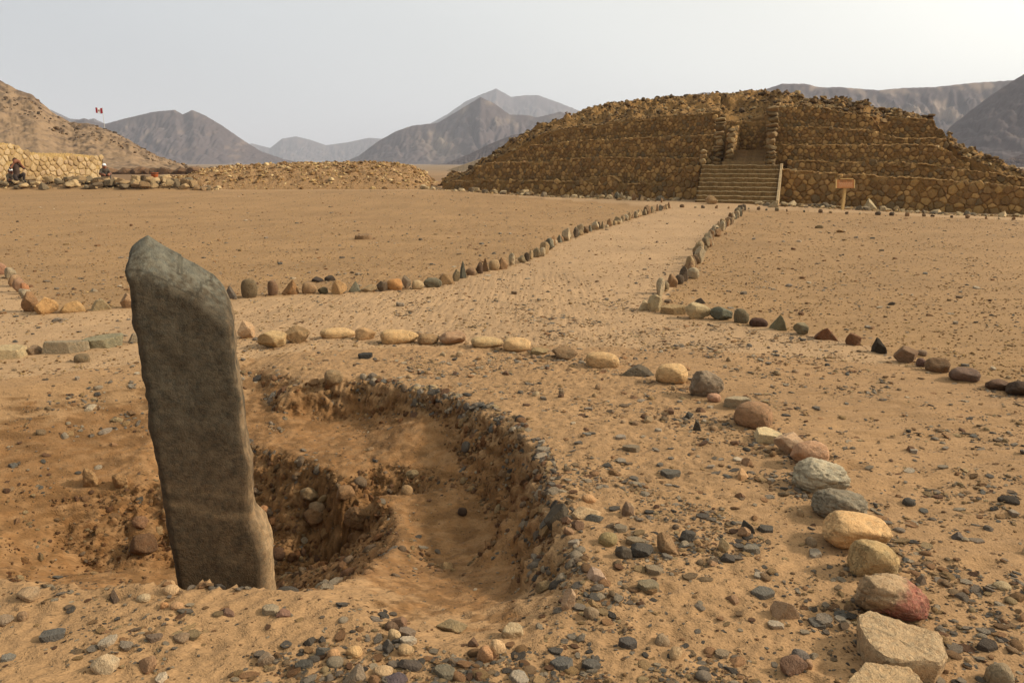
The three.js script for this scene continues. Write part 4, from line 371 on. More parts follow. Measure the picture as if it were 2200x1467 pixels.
  const anchors = [[RING, 1, 'the biggest granite slab'], [RING, 2, 'the red-ended boulder'], [RING, 4, 'the big orange-tan boulder'], [RING, 5, 'the dark grey grooved boulder'], [RING, 6, 'the pale grey lumpy boulder'], [RING, 10, 'the brown oval boulder'], [RING, 13, 'the grey brown rough boulder'], [RING, 14, 'the pale egg shaped boulder'], [RING, 15, 'the dark slate wedge'], [RING, 19, 'the pale rounded far boulder'], [RING, 23, 'the longest tan boulder'], [RING, 27, 'the pale broken block'], [RING, 30, 'the grey green notched slab'], [CURVE_ROW, 11, 'the black pyramid shaped stone'], [CURVE_ROW, 5, 'the upright grey green egg stone'], [CURVE_ROW, 16, 'the purple brown humped stone'], [LOOSE, 2, 'the dark flat disc'], [LOOSE, 13, 'the second small pile'], [LOOSE, 7, 'the small pile by the pit'], [LOOSE, 31, 'the blue grey slate plate'], [LOOSE, 46, 'the block on the near pit lip'], [LOOSE, 70, 'the large pale block at lower left'], [LOOSE, 62, 'the dark brown triangular stone'], [LOOSE, 36, 'the black oval stone']].map(([l, i, n]) => [l[i][0], l[i][1], n]);
  const tens = ['', 'ten', 'twenty', 'thirty', 'forty', 'fifty', 'sixty', 'seventy', 'eighty', 'ninety'], ones = ['', 'one', 'two', 'three', 'four', 'five', 'six', 'seven', 'eight', 'nine'], words = (n) => n >= 100 ? `a metre${n > 100 ? ' ' + (words(n - 100) || '') : ''}` : [n >= 20 || n === 10 ? tens[Math.floor(n / 10)] : n > 10 ? ['eleven', 'twelve', 'thirteen', 'fourteen', 'fifteen', 'sixteen', 'seventeen', 'eighteen', 'nineteen'][n - 11] : '', n > 10 && n < 20 ? '' : ones[n % 10]].filter(Boolean).join('-');
  const where = (x, z) => { let best = null, bd = 9; for (const a of anchors) { const d = Math.hypot(a[0] - x, a[1] - z); if (d < bd) { bd = d; best = a; } } const dx = x - best[0], dz = z - best[1]; return `${words(Math.round(bd * 100))} centimetres ${Math.abs(dx) > Math.abs(dz) ? (dx > 0 ? 'right of' : 'left of') : dz > 0 ? 'in front of' : 'behind'} ${best[2]}`; };
  const sorts = [['grey slate flake', slate, 'flat'], ['tan pebble', tans, 'egg'], ['brown angular chip', reds, 'block']];
  const seen = new Set();
  for (let i = 0; i < 170; i++) {
    const [zn, x0, x1, z0, z1] = zones[i % 10 < 4 ? 0 : i % 10 < 7 ? 1 : i % 10 < 8 ? 2 : i % 10 < 9 ? 3 : 4], [nm, cols, type] = sorts[R() < 0.5 ? 0 : R() < 0.55 ? 1 : 2], x = lerp(x0, x1, R()), z = lerp(z0, z1, R()), w = lerp(0.036, 0.068, R()); if (pitH(x, z) < -0.08) continue; const told = `${nm} ${where(x, z)}`; if (seen.has(told)) continue; seen.add(told);
    placeStone([x, z, w, w * (type === 'flat' ? lerp(0.18, 0.34, R()) : lerp(0.4, 0.65, R())), w * lerp(0.6, 0.95, R()), type, pickOf(cols, R), 700 + i, told], 'loose_stone', 'stone', `loose stones ${zn}`, { detail: 6, sink: 0.4, yaw: R() * 6.28, tilt: true });
  }
}
// ------------------------------------------------------------------ masonry
function voronoiStones(top, bot, size, seed, ragged = 0.3) {            // polygons of a rubble wall face, in (u, y)
  const R = rng(seed), u0 = top[0][0], u1 = top[top.length - 1][0], yMax = Math.max(...top.map((p) => p[1])), yMin = Math.min(...bot.map((p) => p[1])), S = [];
  for (let y = yMin, row = 0; y < yMax + size; y += size * 0.82, row++) for (let u = u0 - size; u < u1 + size; u += size * 1.12) { const b = lerp(0.35, 1, R()); S.push([u + (row % 2 ? 0.5 : 0) * size + (R() - 0.5) * size * 0.62, y + (R() - 0.5) * size * 0.55, (R() ** 2) * size * size * 0.6]); }
  const out = [];
  for (let i = 0; i < S.length; i++) {
    const [cu, cy, w] = S[i]; if (cu < u0 || cu > u1) continue; const ty = poly(top, cu), by = poly(bot, cu); if (cy > ty - size * 0.12 + (R() - 0.7) * size * ragged || cy < by - size * 0.4) continue;
    let P = [[cu - size * 1.1, cy - size], [cu + size * 1.1, cy - size], [cu + size * 1.1, cy + size], [cu - size * 1.1, cy + size]];
    for (let j = 0; j < S.length && P.length; j++) {
      if (j === i) continue; const dx = S[j][0] - cu, dy = S[j][1] - cy, D = dx * dx + dy * dy; if (D > 9 * size * size) continue;
      const k = (D + w - S[j][2]) / 2, Q = []; for (let a = 0; a < P.length; a++) { const p = P[a], q = P[(a + 1) % P.length], fp = (p[0] - cu) * dx + (p[1] - cy) * dy - k, fq = (q[0] - cu) * dx + (q[1] - cy) * dy - k; if (fp <= 0) Q.push(p); if (fp * fq < 0) { const t = fp / (fp - fq); Q.push([lerp(p[0], q[0], t), lerp(p[1], q[1], t)]); } } P = Q;
    }
    if (P.length < 3) continue; let ar = 0, mx = 0, my = 0; for (let a = 0; a < P.length; a++) { const p = P[a], q = P[(a + 1) % P.length]; ar += p[0] * q[1] - q[0] * p[1]; mx += p[0]; my += p[1]; } ar = Math.abs(ar / 2); mx /= P.length; my /= P.length; if (ar < size * size * 0.12) continue;
    out.push({ P, c: [mx, my], area: ar });
  }
  return out;
}
function stonePrism(st, R, size) {              // rounded, slightly domed stone face; local x along the wall, z outward
  const C = [], n = st.P.length; for (let i = 0; i < n; i++) { const p = st.P[i], q = st.P[(i + 1) % n]; for (const t of [0.16, 0.84]) C.push([lerp(p[0], q[0], t) - st.c[0], lerp(p[1], q[1], t) - st.c[1]]); }
  const proud = lerp(0.02, 0.06, R()) * (size / 0.3), k = lerp(0.87, 0.95, R()), pos = [], idx = [], m = C.length, tx = (R() - 0.5) * 0.16, ty = (R() - 0.5) * 0.16;
  for (const [x, y] of C) pos.push(x * k, y * k, -0.06); for (const [x, y] of C) pos.push(x * k * 0.97, y * k * 0.97, proud * 0.45 + x * tx + y * ty); for (const [x, y] of C) pos.push(x * k * 0.76, y * k * 0.76, proud * 0.95 + x * tx + y * ty + (R() - 0.5) * 0.012); pos.push(0, 0, proud);
  for (let i = 0; i < m; i++) { const j = (i + 1) % m; idx.push(i, j, m + j, i, m + j, m + i, m + i, m + j, 2 * m + j, m + i, 2 * m + j, 2 * m + i, 2 * m + i, 2 * m + j, 3 * m); }
  const g = meshGeo(pos, idx); if (g.attributes.normal.getZ(3 * m) < 0) { g.setIndex(idx.map((_, a) => idx[a - (a % 3) + (2 - (a % 3))])); g.computeVertexNormals(); } return boxUV(g, 0.9);
}
const wallCols = ['987a4e', '876a44', 'a68959', '7a6140', '8e7552', 'ae9062', '826c4a', '746550'], wallMats = wallCols.map((c) => rock(c, 0.02)); wallMats.forEach((m) => { m.color.r *= 1.14; m.color.g *= 1.03; m.color.b *= 0.8; });
function frame(o, d) { const a = Math.atan2(-d[1], d[0]); return { o, d, a }; }           // wall frame: origin xz, direction along the wall, outward normal = (-dz, dx) turned to the viewer
// a wall: earth core with thickness + stones; collects the stones so that the biggest become parts
function buildWall(parent, name, label, o, d, top, bot, size, seed, thick, back, coreMat, big, opts = {}) {
  const nrm = [-d[1], d[0]], base = parent.position, R = rng(seed), W = (u, y, t = 0, out = 0) => [o[0] + d[0] * u + back[0] * t + nrm[0] * out - base.x, y, o[1] + d[1] * u + back[1] * t + nrm[1] * out - base.z];
  const u0 = top[0][0], u1 = top[top.length - 1][0], n = Math.max(6, Math.round((u1 - u0) / 0.14)), rows = 8, pos = [], idx = [], nn = 5 + rows;
  for (let i = 0; i <= n; i++) {
    const u = lerp(u0, u1, i / n), ty = poly(top, u) - 0.03 + 0.05 * n2(u * 4 + seed, 1), by = poly(bot, u) - 0.12;
    for (let k = 0; k < 5; k++) { const y = lerp(by, ty, k / 4); pos.push(...W(u, y, 0, 0.012 * n2(u * 5 + seed, y * 5))); }
    for (let k = 1; k <= rows; k++) { const t = (thick * k) / rows; pos.push(...W(u, ty + 0.05 * n2(u * 3 + seed, t * 3) + (opts.rise ?? 0.05) * t, t)); }
  }
  for (let i = 0; i < n; i++) for (let k = 0; k < nn - 1; k++) { const a = i * nn + k, b = a + nn; idx.push(a, b, b + 1, a, b + 1, a + 1); }
  for (const i of [0, n]) { const s = i * nn, c = pos.length / 3; pos.push(...W(i ? u1 : u0, poly(bot, i ? u1 : u0) - 0.12, thick)); for (let k = 0; k < nn - 1; k++) idx.push(c, s + k, s + k + 1); }
  const wall = part(parent, name, boxUV(meshGeo(pos, idx), 1.2), coreMat); wall.userData.label = label;
  if (opts.litEdge) {                                    // broken mud strip added along the ledge, pale to draw its sunlit edge
    const cp = [], ci = [], m = n * 2; let k = 0;
    for (let i = 0; i <= m; i++) { const u = lerp(u0 + 0.05, u1 - 0.05, i / m), ty = poly(top, u) + 0.02 + 0.03 * n2(u * 5 + seed, 4), out = 0.035 + 0.03 * n2(u * 3 + seed, 9), on = n2(u * 0.9 + seed * 3, 2) + 0.5 * n2(u * 3.1, seed) > 0.12; for (const [y, o2, t] of [[-0.06, out - 0.04, 0], [-0.03, out, 0], [-0.004, out - 0.01, 0], [0.008, 0, 0], [0.008, 0, 0.35]]) cp.push(...W(u, ty + y, t, o2)); if (i && on) for (let j = 0; j < 4; j++) { const a = (i - 1) * 5 + j, q = a + 5; ci.push(a, q, q + 1, a, q + 1, a + 1); } }
    part(parent, 'lit_ledge_strip', boxUV(meshGeo(cp, ci), 0.8), litEdgeMat);
  }
  const list = voronoiStones(top, bot, size, seed, opts.ragged), rot = Math.atan2(nrm[0], nrm[1]);
  for (const st of list) { if (R() < 0.02) continue; const g = stonePrism(st, R, size), [x, y, z] = W(st.c[0], st.c[1], 0, 0); big.push({ wall, g, area: st.area, x, y, z, rot, mat: wallMats[Math.floor(R() * wallMats.length)] }); }
  return wall;
}
function settleStones(parent, big, most, stuffName) {
  big.sort((a, b) => b.area - a.area); const rest = new Map();
  big.forEach((s, i) => { if (i < most) { const m = part(s.wall, i ? 'stone' : 'stone', s.g, s.mat); m.position.set(s.x, s.y, s.z); m.rotation.y = s.rot; } else { s.g.rotateY(s.rot); s.g.translate(s.x, s.y, s.z); const k = s.mat; if (!rest.has(k)) rest.set(k, []); rest.get(k).push(s.g); } });
  const all = []; for (const [mat, gs] of rest) { for (const g of gs) { const c = new Float32Array(g.attributes.position.count * 3); for (let i = 0; i < c.length; i += 3) mat.color.toArray(c, i); g.setAttribute('color', new THREE.BufferAttribute(c, 3)); all.push(g); } }
  if (all.length) part(parent, stuffName, mergeGeometries(all), vertexRock, 'stuff');
  return big.length;
}
const earth = matte({ color: hex('96703f'), map: rockMap, bumpMap: rockBump, bumpScale: 0.04, roughness: 0.97 });
const litEdgeMat = matte({ color: hex('a8824f'), map: rockMap, bumpMap: rockBump, bumpScale: 0.02, roughness: 0.97 });
const lightEarth = matte({ color: hex('b0905c'), map: rockMap, bumpMap: rockBump, bumpScale: 0.03, roughness: 0.97 });
// loft between two rows of points, roughened; returns a sampler for the rubble lying on it
function loft(pairs, nu, nv, amp, seed, backDrop) {
  const F = pairs.map((p) => p[0]), B = pairs.map((p) => p[1]), at = (L, t) => { const s = t * (L.length - 1), i = Math.min(L.length - 2, Math.floor(s)), f = s - i; return [0, 1, 2].map((k) => lerp(L[i][k], L[i + 1][k], f)); };
  const pt = (u, v) => { const a = at(F, u), b = at(B, u), w = Math.min(v, 1), p = [0, 1, 2].map((k) => lerp(a[k], b[k], w)); p[1] += amp * Math.sin(Math.PI * w) * (0.4 + fbm3(p[0] * 0.9 + seed, 0, p[2] * 0.9, 4) * 1.6) + (v > 0.02 ? amp * 0.35 * fbm3(p[0] * 3 + seed, p[1], p[2] * 3, 3) : 0); if (v > 1) { p[1] -= (v - 1) * backDrop * 6; p[0] += (v - 1) * 3; p[2] -= (v - 1) * 8; } return p; };
  const pos = [], idx = []; for (let i = 0; i <= nu; i++) { const q = pt(i / nu, 0); pos.push(q[0], q[1] - 0.9, q[2]); for (let j = 0; j <= nv + 2; j++) pos.push(...pt(i / nu, j <= nv ? j / nv : 1 + (j - nv) * 0.5)); }
  const m = nv + 4; for (let i = 0; i < nu; i++) for (let j = 0; j < m - 1; j++) { const a = i * m + j, b = a + m; idx.push(a, b, a + 1, b, b + 1, a + 1); }
  return { g: boxUV(meshGeo(pos, idx), 1.5), pt };
}
const pyramid = new THREE.Group(); pyramid.position.set(PYR.J[0], 0, PYR.J[1]);
add(pyramid, 'terraced_pyramid', 'ruined terraced stone pyramid with a central stair', 'pyramid');
{
  const big = []; let sd = 900;
  for (const [side, s, size, label, top, bot] of WALLS) { const d = side === 'L' ? PYR.dL : PYR.dR, o = [PYR.J[0] + PYR.bk[0] * s, PYR.J[1] + PYR.bk[1] * s]; buildWall(pyramid, 'terrace_wall', label, o, d, top, bot, size, ++sd, 2.0, PYR.bk, earth, big, { litEdge: true }); }
  // stair flight
  const dR = PYR.dR, bk = PYR.bk, B = [10.11, -30.9], W = 3.12, nS = 9, rise = 1.52 / nS, run = 0.172, ang = Math.atan2(-dR[1], dR[0]), stair = new THREE.Group(); stair.name = 'stair'; stair.position.set(B[0] - pyramid.position.x, 0.02, B[1] - pyramid.position.z); pyramid.add(stair);
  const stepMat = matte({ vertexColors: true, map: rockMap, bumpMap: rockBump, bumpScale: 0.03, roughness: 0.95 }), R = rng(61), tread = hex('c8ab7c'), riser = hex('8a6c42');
  for (let i = 0; i < nS; i++) {
    const n = 44, pos = [], idx = []; // bottom front, front top, tread back
    for (let k = 0; k <= n; k++) { const u = (-W * k) / n, wv = 0.014 * n2(u * 2.2, i * 3) + 0.007 * n2(u * 8, i * 5), f = 0.012 * n2(u * 5 + 7, i * 2); for (const [t, y, q] of [[0, -rise - 0.05, 0], [0, -0.03, f], [0, -0.012, f + 0.004], [0.012, 0, f], [run + 0.12, -0.002, 0], [1.6, -0.01, 0]]) pos.push(dR[0] * u + bk[0] * (t + i * run) - bk[0] * q, (i + 1) * rise + y + (y > -0.05 ? wv : 0), dR[1] * u + bk[1] * (t + i * run) - bk[1] * q); }
    for (let k = 0; k < n; k++) for (let j = 0; j < 5; j++) { const a = k * 6 + j, b = a + 6; idx.push(a, a + 1, b, b, a + 1, b + 1); }
    for (const k of [0, n]) { const s = k * 6; idx.push(s, s + 1, s + 5, s + 1, s + 2, s + 5, s + 2, s + 3, s + 5, s + 3, s + 4, s + 5); const c = pos.length / 3; pos.push(pos[3 * (s + 5)], pos[3 * s + 1], pos[3 * (s + 5) + 2]); idx.push(s, s + 5, c); }
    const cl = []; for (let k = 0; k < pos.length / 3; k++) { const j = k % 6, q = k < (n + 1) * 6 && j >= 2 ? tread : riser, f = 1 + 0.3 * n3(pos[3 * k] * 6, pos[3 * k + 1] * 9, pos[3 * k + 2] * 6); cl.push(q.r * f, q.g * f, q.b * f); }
    part(stair, 'step', boxUV(meshGeo(pos, idx, cl), 0.8), stepMat);
  }
  { // plastered cheek along the right side of the flight
    const pos = [], q = (u, t, y) => [dR[0] * u + bk[0] * t, y, dR[1] * u + bk[1] * t], top = nS * rise + 0.06; for (const u of [0.005, 0.09]) pos.push(...q(u, -0.06, -0.05), ...q(u, -0.06, 0.2), ...q(u, 1.5, top), ...q(u, 1.9, top), ...q(u, 1.9, -0.05));
    const idx = []; for (let i = 0; i < 5; i++) { const j = (i + 1) % 5; idx.push(i, j, 5 + j, i, 5 + j, 5 + i); } idx.push(0, 1, 4, 1, 3, 4, 1, 2, 3, 5, 9, 6, 6, 9, 8, 6, 8, 7); part(stair, 'cheek_wall', boxUV(meshGeo(pos, idx).toNonIndexed(), 0.8), rock('c4a87c', 0.01));
    stair.children[stair.children.length - 1].geometry.computeVertexNormals();
  }
  // upper steps in the recess, floor, back wall, piers
  for (let i = 0; i < 4; i++) { const g = new THREE.BoxGeometry(1.75, 0.2, 2.4, 20, 1, 1), P = g.attributes.position; for (let k = 0; k < P.count; k++) if (P.getY(k) > 0) P.setY(k, P.getY(k) + 0.015 * n2(P.getX(k) * 3, i * 7)); g.computeVertexNormals(); const m = part(stair, 'step', boxUV(g, 0.8), rock('94764a', 0.02)); const s = 0.55 + i * 0.34 + 1.2, u = -1.35; m.position.set(dR[0] * u + bk[0] * (s + 1.55), 1.52 + i * 0.155 + 0.05, dR[1] * u + bk[1] * (s + 1.55)); m.rotation.y = ang; }
  const oAt = (s) => [PYR.J[0] + bk[0] * s, PYR.J[1] + bk[1] * s];
  buildWall(pyramid, 'recess_wall', 'dry stone wall closing the back of the stair recess', oAt(3.7), dR, [[-1.2, 3.3], [-0.4, 3.45], [0.4, 3.4], [1.1, 3.5], [1.6, 3.7]], [[-1.2, 2.0], [1.6, 2.0]], 0.15, 981, 1.5, bk, earth, big, { ragged: 1 });
  const side = (u, s0, s1, y0, ya, yb, seed, flip) => { const o = [PYR.J[0] + bk[0] * s0 + dR[0] * u, PYR.J[1] + bk[1] * s0 + dR[1] * u], L = s1 - s0, d = flip ? [-bk[0], -bk[1]] : bk, oo = flip ? [o[0] + bk[0] * L, o[1] + bk[1] * L] : o; buildWall(pyramid, 'recess_wall', flip ? 'right inner side of the stair recess' : 'left inner side of the stair recess', oo, d, flip ? [[0, yb], [L, ya]] : [[0, ya], [L, yb]], [[0, y0], [L, y0]], 0.17, seed, 0.3, flip ? dR : [-dR[0], -dR[1]], earth, big, { ragged: 0.8 }); };
  side(-0.28, 0.95, 3.75, 1.6, 2.75, 3.3, 985, false); side(1.08, 0.95, 3.75, 1.6, 2.9, 3.4, 986, true);
  const pier = (x, z, w, y0, y1, label, seed) => { const g = new THREE.Group(); g.name = 'pier'; g.position.set(x - pyramid.position.x, y0, z - pyramid.position.z); g.userData.label = label; pyramid.add(g); const Q = rng(seed); let y = 0, i = 0; while (y < y1 - y0) { const h = lerp(0.11, 0.27, Q()), k = lerp(0.75, 1.1, Q()), sg = stoneGeo('block', seed * 3 + i, 3); sg.scale(w * k, h * 1.25, w * 1.1); sg.computeVertexNormals(); boxUV(sg, 0.5); const m = part(g, 'stone', sg, rock(pickOf(['94784e', '80683f', 'a48a5c', '76603c'], Q), 0.012)); m.position.set((Q() - 0.5) * 0.06, y - 0.02, (Q() - 0.5) * 0.06); m.rotation.y = ang + (Q() - 0.5) * 0.5; y += h; i++; } };
  pier(8.66, -34.3, 0.44, 1.35, 3.4, 'stacked stone pier left of the upper steps', 71); pier(10.5, -33.2, 0.46, 1.35, 3.65, 'stacked stone pier right of the upper steps', 72); pier(7.9, -33.75, 0.3, 1.4, 2.12, 'short upright stone pile at the left of the stair head', 73); pier(10.35, -32.5, 0.3, 1.45, 2.2, 'short stone pile at the right of the stair head', 74); pier(9.04, -33.98, 0.34, 1.5, 2.85, 'inner pier left of the recess', 75);
  const shown = settleStones(pyramid, big, 300, 'small_facing_stones');
  // rubble slopes above the walls
  const lofts = [[CREST_L, 150, 26, 0.34, 3], [CREST_R, 120, 26, 0.34, 8], [CREST_F, 60, 16, 0.3, 15]].map(([p, nu, nv, amp, seed]) => { const L = loft(p.map((q) => q.map((v) => [v[0] - pyramid.position.x, v[1], v[2] - pyramid.position.z])), nu, nv, amp, seed, 1); part(pyramid, 'rubble_slope', L.g, earth); return L; });
  const Rr = rng(404), items = [], cols = ['7a6040', '866c48', '6e563a', '624e38', '907856', '7e6644', 'a08a66', '584836'];
  lofts.forEach((L, k) => { for (let i = 0; i < [2600, 2000, 600][k]; i++) { const u = Rr(), v = Rr() * 1.04, p = L.pt(u, Math.min(v, 1)), s = Math.min(0.34, 0.068 * Math.pow(Rr() + 0.02, -0.42)); items.push([p[0], p[1], p[2], s * lerp(0.8, 1.3, Rr()), s * lerp(0.4, 0.9, Rr()), s * lerp(0.7, 1.2, Rr()), jitterNormal(UP, Rr, 0.7), Rr() * 6.28, pickOf(cols, Rr), 'chip']); } });
  // rubble fallen on the ledges
  for (const [side, s, , , top] of WALLS) { const d = side === 'L' ? PYR.dL : PYR.dR; const u0 = top[0][0], u1 = top[top.length - 1][0]; for (let i = 0; i < (u1 - u0) * 4; i++) { const u = lerp(u0 + 0.1, u1 - 0.1, Rr()), t = 0.1 + 0.75 * Rr(), q = Math.min(0.34, 0.05 * Math.pow(Rr() + 0.03, -0.45)); items.push([PYR.J[0] + bk[0] * (s + t) + d[0] * u - pyramid.position.x, poly(top, u) + q * 0.1, PYR.J[1] + bk[1] * (s + t) + d[1] * u - pyramid.position.z, q, q * lerp(0.35, 0.8, Rr()), q * lerp(0.6, 1.1, Rr()), jitterNormal(UP, Rr, 0.6), Rr() * 6.28, pickOf(Rr() < 0.3 ? tans : cols, Rr), 'chip']); } }
  scatter('', '', '', items).forEach((im) => { im.name = 'rubble'; im.userData.kind = 'stuff'; shade(im); pyramid.add(im); });
  console.log('pyramid stones', shown, 'rubble', items.length);
}
// rubble blocks along the foot of the pyramid and the left bank
function rubbleRow(n, seed, pos, size, cols, name, group, labelOf) { const R = rng(seed), spots = []; for (let i = 0; i < n; i++) spots.push(pos(i, R)); spots.sort((p, q) => p[0] / -p[1] - q[0] / -q[1]); for (let i = 0; i < n; i++) { const [x, z] = spots[i], w = size * lerp(0.6, 1.7, R() ** 1.5), [c, cn] = cols[Math.floor(R() * cols.length)], type = ['block', 'slab', 'wedge', 'block'][Math.floor(R() * 4)]; placeStone([x, z, w, w * lerp(0.32, 0.62, R()), w * lerp(0.6, 0.9, R()), type, c, seed * 97 + i, `${labelOf(cn, type)}, ${ordinal(i + 1)} from the left`], name, 'stone', group, { detail: 5, yaw: R() * 6.28, uv: 0.7 }); } }
const pale = [['b09a74', 'pale tan'], ['9c8660', 'tan'], ['80705a', 'grey brown'], ['c0a880', 'pale'], ['6e6250', 'dark grey'], ['94784e', 'brown']];
const bank = [['a08258', 'tan'], ['8a6c46', 'brown'], ['76664e', 'grey brown'], ['b09468', 'pale tan'], ['6a5842', 'dark brown']];
const shapeWord = { block: 'blocky', slab: 'flat', wedge: 'pointed' };
rubbleRow(88, 51, (i, R) => { const t = R(), s = lerp(0.25, 1.5, R()) * (0.5 + 0.5 * t); const x = lerp(-4.6, 7.4, t), z = lerp(-44.2, -34.0, t); return [x - 0.66 * s, z + 0.75 * s]; }, 0.26, pale, 'rubble_stone', 'rubble along the left foot of the pyramid', (c, t) => `${c} ${shapeWord[t]} stone in the rubble at the pyramid\'s left foot`);
rubbleRow(88, 52, (i, R) => { const t = R(), s = 1.3 + 0.9 * R(); const x = lerp(9.9, 18.5, t), z = lerp(-32.7, -28.3, t); return [x - 0.45 * s * 0.6, z + 0.89 * s]; }, 0.22, pale, 'rubble_stone', 'rubble along the right foot of the pyramid', (c, t) => `${c} ${shapeWord[t]} stone in the rubble at the pyramid\'s right foot`);
rubbleRow(122, 53, (i, R) => { const x = lerp(-28, -15.4, R()), z = -41.1 - 1.7 * R() ** 1.2; return [x, z]; }, 0.4, bank, 'rubble_stone', 'rubble bank in front of the yellow stone wall', (c, t) => `${c} ${shapeWord[t]} stone in the rubble bank by the yellow wall`);
{ // small rubble between the blocks
  const R = rng(733), items = [], one = (x, z, cols) => { const q = Math.min(0.26, 0.06 * Math.pow(R() + 0.03, -0.4)); items.push([x, groundH(x, z), z, q, q * lerp(0.35, 0.7, R()), q * lerp(0.6, 1, R()), jitterNormal(UP, R, 0.5), R() * 6.28, pickOf(cols, R), 'chip']); }, cc = ['a08258', '8a6c46', '76664e', 'b09468', 'c0a880', '6a5842'];
  for (let i = 0; i < 340; i++) { const t = R(), q = lerp(0.2, 1.6, R()) * (0.5 + 0.5 * t); one(lerp(-4.6, 7.4, t) - 0.66 * q, lerp(-44.2, -34.0, t) + 0.75 * q, cc); }
  for (let i = 0; i < 380; i++) { const t = R(), q = lerp(1.2, 2.4, R()); one(lerp(9.9, 18.5, t) - 0.27 * q, lerp(-32.7, -28.3, t) + 0.89 * q, cc); }
  for (let i = 0; i < 700; i++) one(lerp(-28, -15.2, R()), -41.1 - 2.1 * R(), cc);
  scatter('', '', '', items).forEach((o) => add(o, 'small_rubble', 'small broken stones along the pyramid foot and the left bank', 'rubble', null, 'stuff'));
}
placeStone([7.75, -31.4, 0.5, 0.34, 0.4, 'block', 'b08c5c', 3001, 'large tan boulder at the left foot of the stair'], 'boulder', 'stone', null, { detail: 8 });
placeStone([9.7, -29.9, 0.42, 0.24, 0.35, 'wedge', 'a08a66', 3002, 'pale two part stone in front of the right foot of the stair'], 'boulder', 'stone', null, { detail: 8 });
placeStone([13.35, -30.0, 0.46, 0.4, 0.4, 'wedge', 'b8a47c', 3003, 'pale block leaning at the wall foot right of the sign'], 'boulder', 'stone', null, { detail: 8 });
// ------------------------------------------------------------------ yellow stone wall at the left
{
  const w = new THREE.Group(); w.position.set(LEFT_WALL.A[0], 0, LEFT_WALL.A[1]); add(w, 'stone_wall', 'straight wall of yellow stones set in mortar at the left', 'wall');
  const keep = wallMats.slice(); const yl = ['b89a60', 'ab8c54', 'c2a670', 'a08450', 'b59868', 'c4aa74'].map((c) => rock(c, 0.015)); yl.forEach((m) => { m.color.multiplyScalar(0.92); m.color.b *= 1.14; }); wallMats.length = 0; wallMats.push(...yl);
  const big = [], d = LEFT_WALL.d;
  buildWall(w, 'wall_core', 'mortared wall body', LEFT_WALL.A, d, LEFT_WALL.top, LEFT_WALL.bot, 0.34, 1201, 0.7, [-0.92, -0.38], lightEarth, big, { rise: 0 });
  settleStones(w, big, 300, 'small_facing_stones'); wallMats.length = 0; wallMats.push(...keep);
}
// ------------------------------------------------------------------ hills
const hillMat = matte({ vertexColors: true, roughness: 1 });
function hill(name, label, ridge, { run = 2.2, nu = 220, nv = 70, base = -2, amp = 0.35, seed = 1, rockC = [0.072, 0.052, 0.047], sandC = [0.13, 0.092, 0.071], sandy = 0, freq = 5, color }) {
  const pos = [], col = [], idx = [], len = Math.hypot(ridge[ridge.length - 1][0] - ridge[0][0], ridge[ridge.length - 1][2] - ridge[0][2]), hMax = Math.max(...ridge.map((p) => p[1] - base)), X = ridge.map((p) => [p[0], p[1], p[2]]);
  for (let i = 0; i <= nu; i++) {
    const t = i / nu, x = lerp(X[0][0], X[X.length - 1][0], t), top = poly(X, x, 1) + hMax * 0.006 * fbm2(x / hMax * 14 + seed, 0, 3), z = poly(X, x, 2), H = top - base, dx = -x, dz = -z, L = Math.hypot(dx, dz);
    for (let j = -3; j <= nv; j++) {
      let px, pz, y; if (j < 0) { const q = -j / 3; px = x - (dx / L) * H * 1.6 * q; pz = z - (dz / L) * H * 1.6 * q; y = top - H * q; }
      else {
        const v = j / nv, R = run * lerp(H, hMax, 0.35); px = x + (dx / L) * R * v; pz = z + (dz / L) * R * v; const w = px / hMax, q = pz / hMax;
        const gul = 1 - Math.abs(n2(w * freq * 0.5 + seed + 0.3 * fbm2(w * 2, q * 2, 2), q * freq * 0.18 + seed)), g2 = 1 - Math.abs(n2(w * freq * 1.4 + seed * 2, q * freq * 0.5)), rough = fbm2(w * freq * 3, q * freq * 3 + seed, 4);
        y = base + H * Math.pow(1 - v, 1.25) - amp * H * (1 - v) * Math.min(1, v * 3.2) * (0.55 * gul * gul + 0.3 * g2 * g2) + 0.03 * hMax * rough * Math.min(1, v * 8) * (1 - v);
      }
      pos.push(px, y, pz); const s = color ? color(px, y, pz, j / nv, t) : sstep(0.1, 0.5, fbm2(px / hMax * 2.2 + seed, y / hMax * 3, 4) + 0.25 * n2(px / hMax * 7, pz / hMax * 3) + sandy - 0.1), m = 1 + 0.22 * fbm2(px / hMax * 9, (y + pz * 0.4) / hMax * 9, 4);
      for (let k = 0; k < 3; k++) col.push(lerp(rockC[k], sandC[k], s) * m);
    }
  }
  const m = nv + 4; for (let i = 0; i < nu; i++) for (let j = 0; j < m - 1; j++) { const a = i * m + j, b = a + m; idx.push(a, a + 1, b, b, a + 1, b + 1); }
  return add(new THREE.Mesh(meshGeo(pos, idx, col), hillMat), name, label, null, null, 'structure');
}
hill('mountain', 'far hazy low ridge between the left and centre mountains', HILLS.far_low, { seed: 3, base: -20 });
hill('mountain', 'palest far peak behind the pointed centre mountain', HILLS.centre_far, { seed: 5, base: -20 });
hill('mountain', 'far peak just visible behind the left hill', HILLS.left_peak_far, { seed: 6, base: -10 });
hill('mountain', 'dark rounded mountain with two humps at the left', HILLS.left_mountain, { seed: 9, base: -6, amp: 0.3 });
